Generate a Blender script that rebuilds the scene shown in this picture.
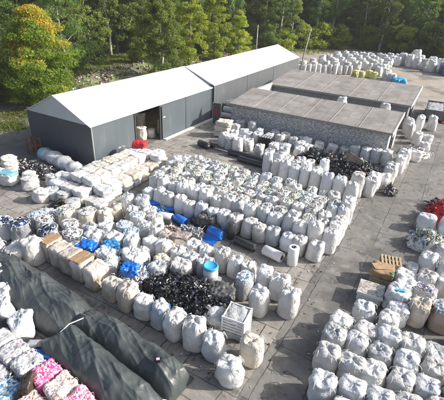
import bpy, math, random
import numpy as np
from mathutils import Vector, Matrix, noise
D = bpy.data
SC = bpy.context.scene
PI = math.pi
for o in list(D.objects):
    D.objects.remove(o)
COL = SC.collection

# ------------------------------------------------------------------ camera
# world axes: X runs along the rows of bags (to the right), Y along the road, Z up
RX = Vector((0.85928, -0.26921, 0.43493)).normalized()
RY = Vector((0.51009, 0.38790, -0.76768)); RY = (RY - RX * RY.dot(RX)).normalized()
RZ = RX.cross(RY)
cam = D.objects.new('camera', D.cameras.new('camera')); COL.objects.link(cam)
cam.matrix_world = Matrix.Translation((0, 0, 13)) @ Matrix((RX, RY, RZ)).to_4x4()
cam.data.sensor_width = 36; cam.data.lens = 395.8 / 444 * 36
cam.data.clip_end = 2000
SC.camera = cam

# ------------------------------------------------------------------ sky, sun, exposure
EL, AZ = 29, 30
S = Vector((math.cos(math.radians(EL)) * math.cos(math.radians(AZ)), math.cos(math.radians(EL)) * math.sin(math.radians(AZ)), math.sin(math.radians(EL))))
w = D.worlds.new('World'); SC.world = w; w.use_nodes = True
nt = w.node_tree; nt.nodes.clear()
sky = nt.nodes.new('ShaderNodeTexSky'); sky.sky_type = 'NISHITA'; sky.sun_disc = False
sky.sun_elevation = math.radians(EL); sky.sun_rotation = math.radians(90 - AZ)
bgn = nt.nodes.new('ShaderNodeBackground'); bgn.inputs['Strength'].default_value = 0.15
out = nt.nodes.new('ShaderNodeOutputWorld')
sky.dust_density = 4; sky.air_density = .8
hz_ = nt.nodes.new('ShaderNodeHueSaturation'); hz_.inputs['Saturation'].default_value = .85
nt.links.new(sky.outputs[0], hz_.inputs['Color']); nt.links.new(hz_.outputs[0], bgn.inputs[0]); nt.links.new(bgn.outputs[0], out.inputs[0])
sl = D.lights.new('sun', 'SUN'); sl.energy = 4.8; sl.angle = math.radians(0.5); sl.color = (1, .955, .89)
so = D.objects.new('sun', sl); COL.objects.link(so); so.rotation_euler = S.to_track_quat('Z', 'Y').to_euler()
SC.view_settings.view_transform = 'Standard'; SC.view_settings.look = 'None'
SC.view_settings.gamma = 1; SC.view_settings.use_curve_mapping = False
SC.view_settings.exposure = 0.56

# ------------------------------------------------------------------ materials
def newmat(name):
    m = D.materials.new(name); m.use_nodes = True
    n = m.node_tree.nodes; return m, n, m.node_tree.links, n['Principled BSDF']

def surf(name, c1, c2=None, scale=3, rough=.6, bump=0, bscale=8, detail=4, coord='Object', rand=0.0, contrast=(.35, .65),
         extra=None, metal=0, spec=.5, stretch=(1, 1, 1), bdist=.03):
    """mottled procedural material: two tones by noise, bump wrinkles, a per-object brightness shift"""
    m, n, L, b = newmat(name)
    tc = n.new('ShaderNodeTexCoord'); mp = n.new('ShaderNodeMapping'); mp.inputs['Scale'].default_value = stretch
    L.new(tc.outputs[coord], mp.inputs[0])
    vec = mp.outputs[0]
    oi = n.new('ShaderNodeObjectInfo')
    if rand:
        ad = n.new('ShaderNodeVectorMath'); ad.operation = 'ADD'
        ms = n.new('ShaderNodeVectorMath'); ms.operation = 'SCALE'; ms.inputs[0].default_value = (37, 53, 71)
        L.new(oi.outputs['Random'], ms.inputs['Scale']); L.new(mp.outputs[0], ad.inputs[0]); L.new(ms.outputs[0], ad.inputs[1])
        vec = ad.outputs[0]
    nz = n.new('ShaderNodeTexNoise'); nz.inputs['Scale'].default_value = scale; nz.inputs['Detail'].default_value = detail
    nz.inputs['Roughness'].default_value = .6
    L.new(vec, nz.inputs['Vector'])
    cr = n.new('ShaderNodeValToRGB'); L.new(nz.outputs[0], cr.inputs[0])
    c2 = c2 or tuple(v * .75 for v in c1)
    cr.color_ramp.elements[0].position = contrast[0]; cr.color_ramp.elements[1].position = contrast[1]
    cr.color_ramp.elements[0].color = (*c2, 1); cr.color_ramp.elements[1].color = (*c1, 1)
    col = cr.outputs[0]
    if extra:
        for (ec, esc, lo, hi) in extra:
            e = n.new('ShaderNodeTexNoise'); e.inputs['Scale'].default_value = esc; e.inputs['Detail'].default_value = 5
            L.new(vec, e.inputs['Vector'])
            mr = n.new('ShaderNodeMapRange'); mr.inputs[1].default_value = lo; mr.inputs[2].default_value = hi
            L.new(e.outputs[0], mr.inputs[0])
            mx = n.new('ShaderNodeMix'); mx.data_type = 'RGBA'
            L.new(mr.outputs[0], mx.inputs[0]); L.new(col, mx.inputs[6]); mx.inputs[7].default_value = (*ec, 1)
            col = mx.outputs[2]
    if rand:
        mr = n.new('ShaderNodeMapRange'); mr.inputs[3].default_value = 1 - rand; mr.inputs[4].default_value = 1 + rand * .25
        L.new(oi.outputs['Random'], mr.inputs[0])
        hs = n.new('ShaderNodeHueSaturation'); L.new(mr.outputs[0], hs.inputs['Value']); L.new(col, hs.inputs['Color'])
        col = hs.outputs[0]
    L.new(col, b.inputs['Base Color'])
    b.inputs['Roughness'].default_value = rough; b.inputs['Metallic'].default_value = metal
    b.inputs['Specular IOR Level'].default_value = spec
    if bump:
        n2 = n.new('ShaderNodeTexNoise'); n2.inputs['Scale'].default_value = bscale; n2.inputs['Detail'].default_value = 5
        n2.inputs['Distortion'].default_value = 1.2
        L.new(vec, n2.inputs['Vector'])
        bp = n.new('ShaderNodeBump'); bp.inputs['Strength'].default_value = bump; bp.inputs['Distance'].default_value = bdist
        L.new(n2.outputs[0], bp.inputs['Height']); L.new(bp.outputs[0], b.inputs['Normal'])
    return m

def sackmat(name, c, dirt, lo=.55, hi=.78, rough=.55):
    return surf(name, c, tuple(v * .80 for v in c), scale=2.2, rough=rough, bump=.8, bscale=5.5, rand=.30,
                extra=[(dirt, 1.3, lo, hi)], bdist=.06, stretch=(1, 1, .7))
M = {}
M['white'] = sackmat('white_woven', (.74, .735, .72), (.44, .38, .30))
M['cool'] = sackmat('cool_white_woven', (.64, .665, .69), (.42, .42, .41))
M['dusty'] = sackmat('dusty_woven', (.62, .56, .49), (.34, .27, .20), .5, .7)
M['cream'] = sackmat('cream_woven', (.78, .72, .62), (.55, .45, .30), .55, .75)
M['brownfilm'] = sackmat('brown_film', (.42, .33, .27), (.55, .50, .46), .45, .6, .35)
M['beigefilm'] = sackmat('beige_film', (.50, .42, .35), (.66, .62, .58), .45, .6, .35)
M['greyfilm'] = sackmat('grey_film', (.40, .42, .44), (.62, .63, .64), .5, .65, .3)
M['clear'] = sackmat('clear_film', (.52, .54, .55), (.70, .71, .72), .5, .65, .25)
M['loop'] = surf('loop_webbing', (.62, .62, .60), rough=.8, scale=9)
M['blueloop'] = surf('blue_webbing', (.05, .22, .50), rough=.7, scale=9)
M['card'] = surf('cardboard', (.40, .27, .15), (.28, .18, .10), scale=5, rough=.85, bump=.3, bscale=20, rand=.15)
M['paperscrap'] = surf('pale_scrap', (.66, .64, .60), (.45, .44, .42), scale=9, rough=.8)
COLS = dict(s_white=(.72, .72, .72), s_grey=(.38, .39, .41), s_green=(.06, .26, .13), s_yellow=(.55, .45, .10), s_red=(.50, .07, .06),
            s_blue=(.04, .22, .48), s_black=(.016, .017, .02), s_brown=(.20, .12, .07), s_pink=(.78, .16, .36), s_lpink=(.80, .45, .55),
            s_navy=(.02, .035, .09), s_cyan=(.18, .42, .52), s_clear=(.55, .58, .60), s_cream=(.68, .58, .46))
for k, c in COLS.items():
    M[k] = surf('scrap_' + k[2:], c, tuple(v * .7 for v in c), scale=6, rough=.32 if k in ('s_black', 's_clear', 's_blue') else .5)
def cellmat(name, cols, scale, bump=.8, rough=.5, dist=.03):
    """packed scraps: small irregular cells, each of one colour from the list (colour, share)"""
    m, n, L, b = newmat(name); tc = n.new('ShaderNodeTexCoord')
    nz = n.new('ShaderNodeTexNoise'); nz.inputs['Scale'].default_value = scale * .8; L.new(tc.outputs['Object'], nz.inputs['Vector'])
    vs = n.new('ShaderNodeVectorMath'); vs.operation = 'SCALE'; vs.inputs['Scale'].default_value = .9 / scale; L.new(nz.outputs[1], vs.inputs[0])
    va = n.new('ShaderNodeVectorMath'); va.operation = 'ADD'; L.new(tc.outputs['Object'], va.inputs[0]); L.new(vs.outputs[0], va.inputs[1])
    oi = n.new('ShaderNodeObjectInfo'); v2 = n.new('ShaderNodeVectorMath'); v2.operation = 'ADD'; L.new(va.outputs[0], v2.inputs[0])
    sc = n.new('ShaderNodeVectorMath'); sc.operation = 'SCALE'; sc.inputs[0].default_value = (31, 47, 59); L.new(oi.outputs['Random'], sc.inputs['Scale']); L.new(sc.outputs[0], v2.inputs[1])
    vo = n.new('ShaderNodeTexVoronoi'); vo.inputs['Scale'].default_value = scale; L.new(v2.outputs[0], vo.inputs['Vector'])
    sp = n.new('ShaderNodeSeparateColor'); L.new(vo.outputs['Color'], sp.inputs[0])
    cr = n.new('ShaderNodeValToRGB'); cr.color_ramp.interpolation = 'CONSTANT'; tot = sum(w_ for c, w_ in cols); acc = 0; e = cr.color_ramp.elements
    for i, (c, w_) in enumerate(cols):
        el = e[i] if i < 2 else e.new(acc / tot)
        el.position = acc / tot; el.color = (*c, 1); acc += w_
    L.new(sp.outputs[0], cr.inputs[0]); L.new(cr.outputs[0], b.inputs['Base Color']); b.inputs['Roughness'].default_value = rough
    bp = n.new('ShaderNodeBump'); bp.inputs['Strength'].default_value = bump; bp.inputs['Distance'].default_value = dist; bp.invert = True
    L.new(vo.outputs['Distance'], bp.inputs['Height']); L.new(bp.outputs[0], b.inputs['Normal']); return m
W_ = (.74, .74, .73); G_ = (.48, .49, .50)
M['pile_m'] = cellmat('packed_mixed', [(W_, 40), (G_, 14), ((.10, .32, .17), 9), ((.60, .52, .16), 6), ((.52, .10, .09), 5), ((.08, .27, .50), 5), ((.06, .06, .065), 9), ((.34, .22, .14), 7), ((.66, .70, .72), 16)], 17)
M['pile_c'] = cellmat('packed_coloured', [(W_, 38), (G_, 12), ((.07, .34, .17), 16), ((.62, .52, .12), 8), ((.52, .08, .07), 7), ((.06, .07, .08), 7), ((.70, .72, .74), 14)], 15)
M['pile_g'] = cellmat('packed_grey', [((.62, .62, .61), 34), ((.36, .37, .38), 20), ((.70, .71, .72), 26), ((.06, .06, .07), 8), ((.30, .21, .14), 6)], 14)
M['pile_b'] = cellmat('packed_blue_white', [(W_, 54), ((.07, .27, .56), 14), ((.62, .66, .70), 18), ((.25, .48, .60), 8)], 13)
M['pile_n'] = cellmat('packed_navy', [((.025, .04, .10), 38), ((.02, .02, .025), 26), (W_, 18), ((.06, .2, .45), 10)], 11, rough=.35)
M['pile_r'] = cellmat('packed_pink_blue', [(W_, 46), ((.70, .22, .38), 14), ((.10, .25, .50), 12), ((.40, .26, .18), 12)], 12)
M['bale_pink'] = cellmat('packed_pink', [((.80, .13, .36), 40), ((.82, .34, .50), 24), ((.84, .66, .72), 16), ((.55, .05, .20), 12)], 16)
M['bale_lpink'] = cellmat('packed_pale_pink', [((.80, .30, .48), 34), ((.82, .52, .62), 26), ((.80, .72, .72), 20), ((.65, .10, .28), 12)], 16)
M['bale_cream'] = cellmat('packed_cream', [((.74, .68, .60), 36), ((.60, .52, .42), 18), ((.78, .76, .72), 26), ((.72, .40, .45), 8), ((.35, .28, .22), 8)], 16)
M['bale_grey'] = cellmat('packed_silver', [((.42, .43, .44), 44), ((.56, .57, .58), 26), ((.30, .31, .33), 18), ((.66, .36, .46), 3), ((.12, .13, .14), 5)], 9, rough=.35)
M['bale_cyan'] = cellmat('packed_cyan', [((.30, .50, .60), 30), ((.08, .30, .58), 24), ((.70, .72, .74), 28), ((.05, .10, .2), 8)], 12)
M['bale_stripe'] = cellmat('packed_black_white', [((.02, .02, .022), 46), ((.72, .72, .72), 34), ((.3, .3, .3), 12)], 9, rough=.3)
M['blackplastic'] = surf('black_plastic', (.022, .023, .026), (.035, .036, .04), scale=3, rough=.32, bump=.6, bscale=6, bdist=.06)
M['tarp'] = surf('tarp_green_grey', (.058, .068, .069), (.046, .056, .057), scale=.7, rough=.40, bump=.35, bscale=3.0, bdist=.04, stretch=(1, 2.0, 1))
M['tarp_grey'] = surf('tarp_crumpled_grey', (.085, .085, .082), (.07, .07, .068), scale=3, rough=.45, bump=.3, bscale=9)
M['roof'] = surf('tent_membrane', (.83, .84, .85), (.80, .81, .82), scale=.35, rough=.45)
def membrane():
    m, n, L, b = newmat('tent_membrane'); o = [x for x in n if x.type == 'OUTPUT_MATERIAL'][0]
    b.inputs['Base Color'].default_value = (.80, .81, .82, 1); b.inputs['Roughness'].default_value = .45
    tc = n.new('ShaderNodeTexCoord'); sx = n.new('ShaderNodeSeparateXYZ'); L.new(tc.outputs['Object'], sx.inputs[0]); pp = n.new('ShaderNodeMath'); pp.operation = 'PINGPONG'; pp.inputs[1].default_value = 1.1; L.new(sx.outputs[1], pp.inputs[0])
    mr = n.new('ShaderNodeMapRange'); mr.inputs[1].default_value = .0; mr.inputs[2].default_value = .05; mr.inputs[3].default_value = .86; mr.inputs[4].default_value = 1; L.new(pp.outputs[0], mr.inputs[0])
    mp = n.new('ShaderNodeMapping'); mp.inputs['Scale'].default_value = (.5, 3, .5); L.new(tc.outputs['Object'], mp.inputs[0]); nz = n.new('ShaderNodeTexNoise'); nz.inputs['Scale'].default_value = 1.1; nz.inputs['Detail'].default_value = 6; L.new(mp.outputs[0], nz.inputs['Vector'])
    m2 = n.new('ShaderNodeMapRange'); m2.inputs[1].default_value = .3; m2.inputs[2].default_value = .6; m2.inputs[3].default_value = .84; m2.inputs[4].default_value = 1; L.new(nz.outputs[0], m2.inputs[0])
    mu = n.new('ShaderNodeMath'); mu.operation = 'MULTIPLY'; L.new(mr.outputs[0], mu.inputs[0]); L.new(m2.outputs[0], mu.inputs[1])
    hs = n.new('ShaderNodeHueSaturation'); hs.inputs['Color'].default_value = (.72, .73, .74, 1); L.new(mu.outputs[0], hs.inputs['Value']); L.new(hs.outputs[0], b.inputs['Base Color'])
    t = n.new('ShaderNodeBsdfTranslucent'); t.inputs[0].default_value = (.85, .80, .70, 1); x = n.new('ShaderNodeMixShader'); x.inputs[0].default_value = .28
    L.new(b.outputs[0], x.inputs[1]); L.new(t.outputs[0], x.inputs[2]); L.new(x.outputs[0], o.inputs[0]); return m
M['roof'] = membrane()
M['gable'] = surf('gable_membrane', (.50, .52, .54), (.46, .48, .50), scale=.8, rough=.5)
M['wall'] = surf('dark_sheet_wall', (.088, .108, .122), (.078, .096, .110), scale=.8, rough=.42, stretch=(1, 1, .3), extra=[((.13, .14, .145), 1.2, .58, .85)])
M['endwall'] = surf('slate_sheet_wall', (.062, .072, .086), (.052, .062, .075), scale=.9, rough=.42, stretch=(1, 1, .3), extra=[((.12, .13, .14), 1.6, .62, .85)])
M['wall2'] = surf('grey_sheet_wall', (.085, .093, .10), (.072, .08, .088), scale=.8, rough=.6, stretch=(1, 1, .3), extra=[((.12, .125, .13), 1.7, .58, .8)])
M['seam'] = surf('dark_seam', (.05, .055, .06), rough=.6)
M['steel'] = surf('galvanised', (.45, .46, .47), (.35, .36, .37), scale=5, rough=.4, metal=.6)
M['whitepaint'] = surf('white_paint', (.72, .71, .68), (.55, .53, .50), scale=3, rough=.55)
def roofing():
    m, n, L, b = newmat('ribbed_roof_sheets'); tc = n.new('ShaderNodeTexCoord')
    br = n.new('ShaderNodeTexBrick'); br.inputs['Scale'].default_value = 1; br.inputs['Brick Width'].default_value = 1.06; br.inputs['Row Height'].default_value = 1.7
    br.inputs['Mortar Size'].default_value = .012; br.inputs['Color1'].default_value = (.275, .258, .238, 1); br.inputs['Color2'].default_value = (.215, .20, .184, 1)
    br.inputs['Mortar'].default_value = (.13, .12, .11, 1); br.offset = 0; L.new(tc.outputs['Object'], br.inputs['Vector'])
    n1 = n.new('ShaderNodeTexNoise'); n1.inputs['Scale'].default_value = .9; n1.inputs['Detail'].default_value = 9; n1.inputs['Roughness'].default_value = .7; L.new(tc.outputs['Object'], n1.inputs['Vector'])
    mr = n.new('ShaderNodeMapRange'); mr.inputs[1].default_value = .3; mr.inputs[2].default_value = .7; mr.inputs[3].default_value = .68; mr.inputs[4].default_value = 1.3; L.new(n1.outputs[0], mr.inputs[0])
    hs = n.new('ShaderNodeHueSaturation'); L.new(br.outputs[0], hs.inputs['Color']); L.new(mr.outputs[0], hs.inputs['Value']); L.new(hs.outputs[0], b.inputs['Base Color'])
    b.inputs['Roughness'].default_value = .85
    wv = n.new('ShaderNodeTexWave'); wv.inputs['Scale'].default_value = 3.2; wv.bands_direction = 'X'; L.new(tc.outputs['Object'], wv.inputs['Vector'])
    bp = n.new('ShaderNodeBump'); bp.inputs['Strength'].default_value = .35; bp.inputs['Distance'].default_value = .02; L.new(wv.outputs[1], bp.inputs['Height']); L.new(bp.outputs[0], b.inputs['Normal'])
    return m
M['feltroof'] = roofing()
M['felt_seam'] = surf('felt_seam', (.30, .29, .27), (.20, .19, .18), scale=4, rough=.8)
M['shedwall2'] = surf('rendered_wall', (.20, .21, .22), (.15, .16, .17), scale=2, rough=.8, bump=.3)
M['dark'] = surf('dark_interior', (.04, .04, .04), rough=.9)
M['wood'] = surf('pale_timber', (.46, .36, .23), (.33, .25, .16), scale=5, rough=.8, stretch=(1, 6, 1), rand=.1)
M['redwood'] = surf('red_brown_timber', (.22, .07, .035), (.14, .045, .03), scale=5, rough=.7)
M['bark'] = surf('bark', (.20, .18, .15), (.10, .085, .07), scale=4, rough=.9, bump=.5, stretch=(1, 1, .3))
M['palebark'] = surf('pale_bark', (.46, .44, .39), (.24, .23, .20), scale=5, rough=.9, stretch=(1, 1, .4))
M['blue'] = surf('blue_film', (.010, .16, .62), (.01, .12, .48), scale=3, rough=.28, bump=.3)
M['bluelid'] = surf('blue_lid', (.05, .38, .68), (.04, .33, .6), scale=3, rough=.4)
M['blackroll'] = surf('black_film_roll', (.022, .023, .026), (.035, .036, .04), scale=4, rough=.3, bump=.2)
M['whiteroll'] = surf('white_film_roll', (.70, .70, .70), (.62, .62, .63), scale=3, rough=.35, bump=.2)
M['core'] = surf('roll_core', (.07, .06, .055), (.04, .04, .04), scale=5, rough=.8)
M['red'] = surf('red_cloth', (.55, .025, .035), (.38, .015, .02), scale=5, rough=.6, bump=.6)
M['yellow'] = surf('lime_sack', (.55, .53, .22), (.45, .45, .18), scale=4, rough=.6, bump=.6, rand=.1)
M['whiteplastic'] = surf('white_plastic', (.70, .71, .71), (.60, .61, .61), scale=3, rough=.4, rand=.05)
M['greyplastic'] = surf('grey_plastic', (.30, .31, .32), (.24, .25, .26), scale=3, rough=.5)
M['leather'] = surf('brown_leatherette', (.060, .042, .032), (.035, .026, .02), scale=4, rough=.35, bump=.5)
M['silver'] = surf('silver_board', (.46, .44, .40), (.20, .19, .17), scale=9, rough=.5, contrast=(.42, .55))
M['print_red'] = surf('faded_red_print', (.62, .30, .30), (.70, .55, .53), scale=14, rough=.6)
M['print_grey'] = surf('faded_grey_print', (.40, .42, .46), (.60, .60, .62), scale=14, rough=.6)
M['netting'] = surf('maroon_netting', (.16, .10, .10), (.40, .36, .34), scale=16, rough=.8, contrast=(.45, .55))
M['skipblue'] = surf('blue_skip', (.03, .13, .30), (.02, .09, .2), scale=3, rough=.5)

def leafmat(name, c1, c2, c3, nsc=.55, pos=(.36, .5, .66), top=0):
    m, n, L, b = newmat(name)
    n.remove(b); o = [x for x in n if x.type == 'OUTPUT_MATERIAL'][0]
    tc = n.new('ShaderNodeTexCoord'); nz = n.new('ShaderNodeTexNoise'); nz.inputs['Scale'].default_value = nsc; nz.inputs['Detail'].default_value = 6
    nz.inputs['Roughness'].default_value = .75
    L.new(tc.outputs['Object'], nz.inputs['Vector'])
    cr = n.new('ShaderNodeValToRGB'); L.new(nz.outputs[0], cr.inputs[0])
    if top:   # this kind turns colour from the top of its crown
        sx = n.new('ShaderNodeSeparateXYZ'); L.new(tc.outputs['Object'], sx.inputs[0]); ml = n.new('ShaderNodeMapRange'); ml.inputs[1].default_value = 3; ml.inputs[2].default_value = 10; ml.inputs[3].default_value = -.06; ml.inputs[4].default_value = top
        L.new(sx.outputs[2], ml.inputs[0]); ad = n.new('ShaderNodeMath'); L.new(nz.outputs[0], ad.inputs[0]); L.new(ml.outputs[0], ad.inputs[1]); L.new(ad.outputs[0], cr.inputs[0])
    e = cr.color_ramp.elements; e[0].position = pos[0]; e[1].position = pos[2]; e[0].color = (*c1, 1); e[1].color = (*c3, 1)
    e2 = e.new(pos[1]); e2.color = (*c2, 1)
    oi = n.new('ShaderNodeObjectInfo'); mr = n.new('ShaderNodeMapRange'); mr.inputs[3].default_value = .75; mr.inputs[4].default_value = 1.25
    L.new(oi.outputs['Random'], mr.inputs[0])
    hs = n.new('ShaderNodeHueSaturation'); L.new(cr.outputs[0], hs.inputs['Color']); L.new(mr.outputs[0], hs.inputs['Value'])
    df = n.new('ShaderNodeBsdfPrincipled'); df.inputs['Roughness'].default_value = .55; df.inputs['Specular IOR Level'].default_value = .3
    tr = n.new('ShaderNodeBsdfTranslucent'); mx = n.new('ShaderNodeMixShader'); mx.inputs[0].default_value = .62
    L.new(hs.outputs[0], df.inputs['Base Color']); L.new(hs.outputs[0], tr.inputs[0])
    L.new(df.outputs[0], mx.inputs[1]); L.new(tr.outputs[0], mx.inputs[2]); L.new(mx.outputs[0], o.inputs[0])
    return m
LEAF = dict(dark=leafmat('leaves_dark', (0.061, 0.110, 0.028), (0.114, 0.186, 0.041), (0.193, 0.288, 0.055)),
            mid=leafmat('leaves_mid', (0.115, 0.180, 0.042), (0.22, 0.29, 0.058), (0.36, 0.41, 0.08)),
            lime=leafmat('leaves_lime', (.19, .27, .03), (.33, .41, .045), (.50, .48, .05)),
            pale=leafmat('leaves_pale', (.11, .19, .045), (.17, .27, .06), (.27, .37, .09)),
            gold=leafmat('leaves_gold', (0.163, 0.250, 0.036), (0.250, 0.338, 0.042), (.55, .42, .06), .32, (.38, .52, .62), .07))
M['grass'] = leafmat('grass_blades', (.10, .15, .03), (.18, .22, .05), (.32, .30, .09))

# stone wall: irregular pale blocks
def blockwall(name):
    m, n, L, b = newmat(name)
    tc = n.new('ShaderNodeTexCoord'); mp = n.new('ShaderNodeMapping'); mp.inputs['Rotation'].default_value = (PI / 2, 0, 0)
    L.new(tc.outputs['Object'], mp.inputs[0])
    nz = n.new('ShaderNodeTexNoise'); nz.inputs['Scale'].default_value = 2; L.new(mp.outputs[0], nz.inputs['Vector'])
    br = n.new('ShaderNodeTexBrick'); br.inputs['Scale'].default_value = 1; br.inputs['Brick Width'].default_value = .30; br.inputs['Row Height'].default_value = .16
    br.inputs['Mortar Size'].default_value = .022; br.inputs['Color1'].default_value = (.62, .61, .59, 1); br.inputs['Color2'].default_value = (.42, .43, .44, 1)
    br.inputs['Mortar'].default_value = (.30, .30, .30, 1); br.inputs['Mortar Smooth'].default_value = .4
    L.new(mp.outputs[0], br.inputs['Vector'])
    n2 = n.new('ShaderNodeTexNoise'); n2.inputs['Scale'].default_value = 5; n2.inputs['Detail'].default_value = 5; L.new(tc.outputs['Object'], n2.inputs['Vector'])
    mr = n.new('ShaderNodeMapRange'); mr.inputs[1].default_value = .3; mr.inputs[2].default_value = .7; mr.inputs[3].default_value = .45; mr.inputs[4].default_value = 1.3
    L.new(n2.outputs[0], mr.inputs[0])
    hs = n.new('ShaderNodeHueSaturation'); L.new(br.outputs[0], hs.inputs['Color']); L.new(mr.outputs[0], hs.inputs['Value'])
    L.new(hs.outputs[0], b.inputs['Base Color']); b.inputs['Roughness'].default_value = .9
    bp = n.new('ShaderNodeBump'); bp.inputs['Strength'].default_value = .6; bp.inputs['Distance'].default_value = .03
    L.new(br.outputs[1], bp.inputs['Height']); bp.invert = True; L.new(bp.outputs[0], b.inputs['Normal'])
    return m
M['block'] = blockwall('stone_block_wall')

def ribs(m, scale=2.6, strength=.25):
    n = m.node_tree.nodes; L = m.node_tree.links; b = n['Principled BSDF']; tc = n.new('ShaderNodeTexCoord'); w1 = n.new('ShaderNodeTexWave'); w1.bands_direction = 'Y'; w1.inputs['Scale'].default_value = scale; L.new(tc.outputs['Object'], w1.inputs['Vector'])
    w2 = n.new('ShaderNodeTexWave'); w2.bands_direction = 'X'; w2.inputs['Scale'].default_value = scale; L.new(tc.outputs['Object'], w2.inputs['Vector'])
    ad = n.new('ShaderNodeMath'); L.new(w1.outputs[1], ad.inputs[0]); L.new(w2.outputs[1], ad.inputs[1])
    bp = n.new('ShaderNodeBump'); bp.inputs['Strength'].default_value = strength; bp.inputs['Distance'].default_value = .02; L.new(ad.outputs[0], bp.inputs['Height']); L.new(bp.outputs[0], b.inputs['Normal'])
for k_ in ('wall', 'endwall', 'wall2'): ribs(M[k_])

def slabs(name, bw, rh, c1, c2, mortar, msize, offset=.5, wet=.55):
    """worn concrete slabs: uneven tone per slab, open joints, damp patches, spots and cracks"""
    m, n, L, b = newmat(name)
    tc = n.new('ShaderNodeTexCoord')
    def noise_(sc, det=5, dist=0, rg=.6):
        z = n.new('ShaderNodeTexNoise'); z.inputs['Scale'].default_value = sc; z.inputs['Detail'].default_value = det; z.inputs['Distortion'].default_value = dist
        z.inputs['Roughness'].default_value = rg
        L.new(tc.outputs['Object'], z.inputs['Vector']); return z.outputs[0]
    def rng(v, a, bb, c=0, d=1):
        r = n.new('ShaderNodeMapRange'); r.inputs[1].default_value = a; r.inputs[2].default_value = bb; r.inputs[3].default_value = c; r.inputs[4].default_value = d
        L.new(v, r.inputs[0]); return r.outputs[0]
    def mixc(f, a, bcol):
        x = n.new('ShaderNodeMix'); x.data_type = 'RGBA'; L.new(f, x.inputs[0]); L.new(a, x.inputs[6])
        if isinstance(bcol, tuple): x.inputs[7].default_value = (*bcol, 1)
        else: L.new(bcol, x.inputs[7])
        return x.outputs[2]
    nv = n.new('ShaderNodeTexNoise'); nv.inputs['Scale'].default_value = 1.6; nv.inputs['Detail'].default_value = 4; L.new(tc.outputs['Object'], nv.inputs['Vector'])
    vs = n.new('ShaderNodeVectorMath'); vs.operation = 'SCALE'; vs.inputs['Scale'].default_value = .16; L.new(nv.outputs[1], vs.inputs[0])
    va = n.new('ShaderNodeVectorMath'); va.operation = 'ADD'; L.new(tc.outputs['Object'], va.inputs[0]); L.new(vs.outputs[0], va.inputs[1])
    br = n.new('ShaderNodeTexBrick'); br.inputs['Scale'].default_value = 1; br.inputs['Brick Width'].default_value = bw; br.inputs['Row Height'].default_value = rh
    br.inputs['Mortar Size'].default_value = msize; br.inputs['Mortar Smooth'].default_value = .5; br.offset = offset
    br.inputs['Color1'].default_value = (*c1, 1); br.inputs['Color2'].default_value = (*c2, 1); br.inputs['Mortar'].default_value = (*mortar, 1)
    L.new(va.outputs[0], br.inputs['Vector'])
    mo = n.new('ShaderNodeMix'); mo.data_type = 'RGBA'; mo.inputs[6].default_value = (*mortar, 1); mo.inputs[7].default_value = tuple((a_ + b_) / 2 * .92 for a_, b_ in zip(c1, c2)) + (1,)
    L.new(rng(noise_(.45, 4), .42, .62), mo.inputs[0]); L.new(mo.outputs[2], br.inputs['Mortar'])
    hs = n.new('ShaderNodeHueSaturation'); L.new(br.outputs[0], hs.inputs['Color'])
    L.new(rng(noise_(2.3, 8, 0, .7), .3, .7, .70, 1.25), hs.inputs['Value'])
    col = hs.outputs[0]
    col = mixc(rng(noise_(.33, 6, .5), .52, .64, 0, wet), col, (.075, .072, .068))      # broad damp / oily areas
    col = mixc(rng(noise_(1.7, 3, .6, .5), .605, .64, 0, .55), col, (.05, .05, .047))   # small spots
    col = mixc(rng(noise_(.55, 7, .2), .60, .72, 0, .5), col, (.36, .33, .28))           # sandy dust
    cr = n.new('ShaderNodeTexVoronoi'); cr.feature = 'DISTANCE_TO_EDGE'; cr.inputs['Scale'].default_value = .21
    L.new(va.outputs[0], cr.inputs['Vector'])
    col = mixc(rng(cr.outputs[0], 0, .008, .22, 0), col, (.05, .05, .045))               # cracks
    L.new(col, b.inputs['Base Color'])
    L.new(rng(noise_(.33, 6, .5), .54, .66, .85, .62), b.inputs['Roughness'])
    bp = n.new('ShaderNodeBump'); bp.inputs['Strength'].default_value = .5; bp.inputs['Distance'].default_value = .03; bp.invert = True
    L.new(br.outputs[1], bp.inputs['Height'])
    b2 = n.new('ShaderNodeBump'); b2.inputs['Strength'].default_value = .35; b2.inputs['Distance'].default_value = .02
    L.new(noise_(7, 6), b2.inputs['Height']); L.new(bp.outputs[0], b2.inputs['Normal']); L.new(b2.outputs[0], b.inputs['Normal'])
    return m
M['yard'] = slabs('yard_slabs', 1.25, .95, (.30, .282, .252), (.225, .212, .19), (.06, .054, .047), .032)
M['road'] = slabs('road_slabs', 1.7, 2.9, (.178, .170, .158), (.138, .133, .124), (.065, .060, .055), .03, offset=0, wet=.75)
M['soil'] = surf('soil', (.16, .135, .10), (.085, .085, .045), scale=.25, rough=.95, bump=.5, bscale=3, detail=8,
                 extra=[((.12, .17, .04), .4, .42, .58)])
M['dirt'] = surf('pale_dirt', (.32, .285, .235), (.25, .22, .18), scale=.35, rough=.95, bump=.4, bscale=4, detail=8,
                 extra=[((.14, .135, .125), .22, .5, .62), ((.34, .32, .28), 1.1, .6, .7)])
M['asphalt'] = surf('old_asphalt', (.125, .12, .112), (.085, .083, .08), scale=.8, rough=.9, bump=.4, bscale=9, detail=8,
                    extra=[((.20, .18, .15), .5, .55, .7)])
M['rubble'] = surf('rubble_stone', (.28, .25, .20), (.15, .13, .10), scale=2, rough=.95, bump=.5, rand=.1)

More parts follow.
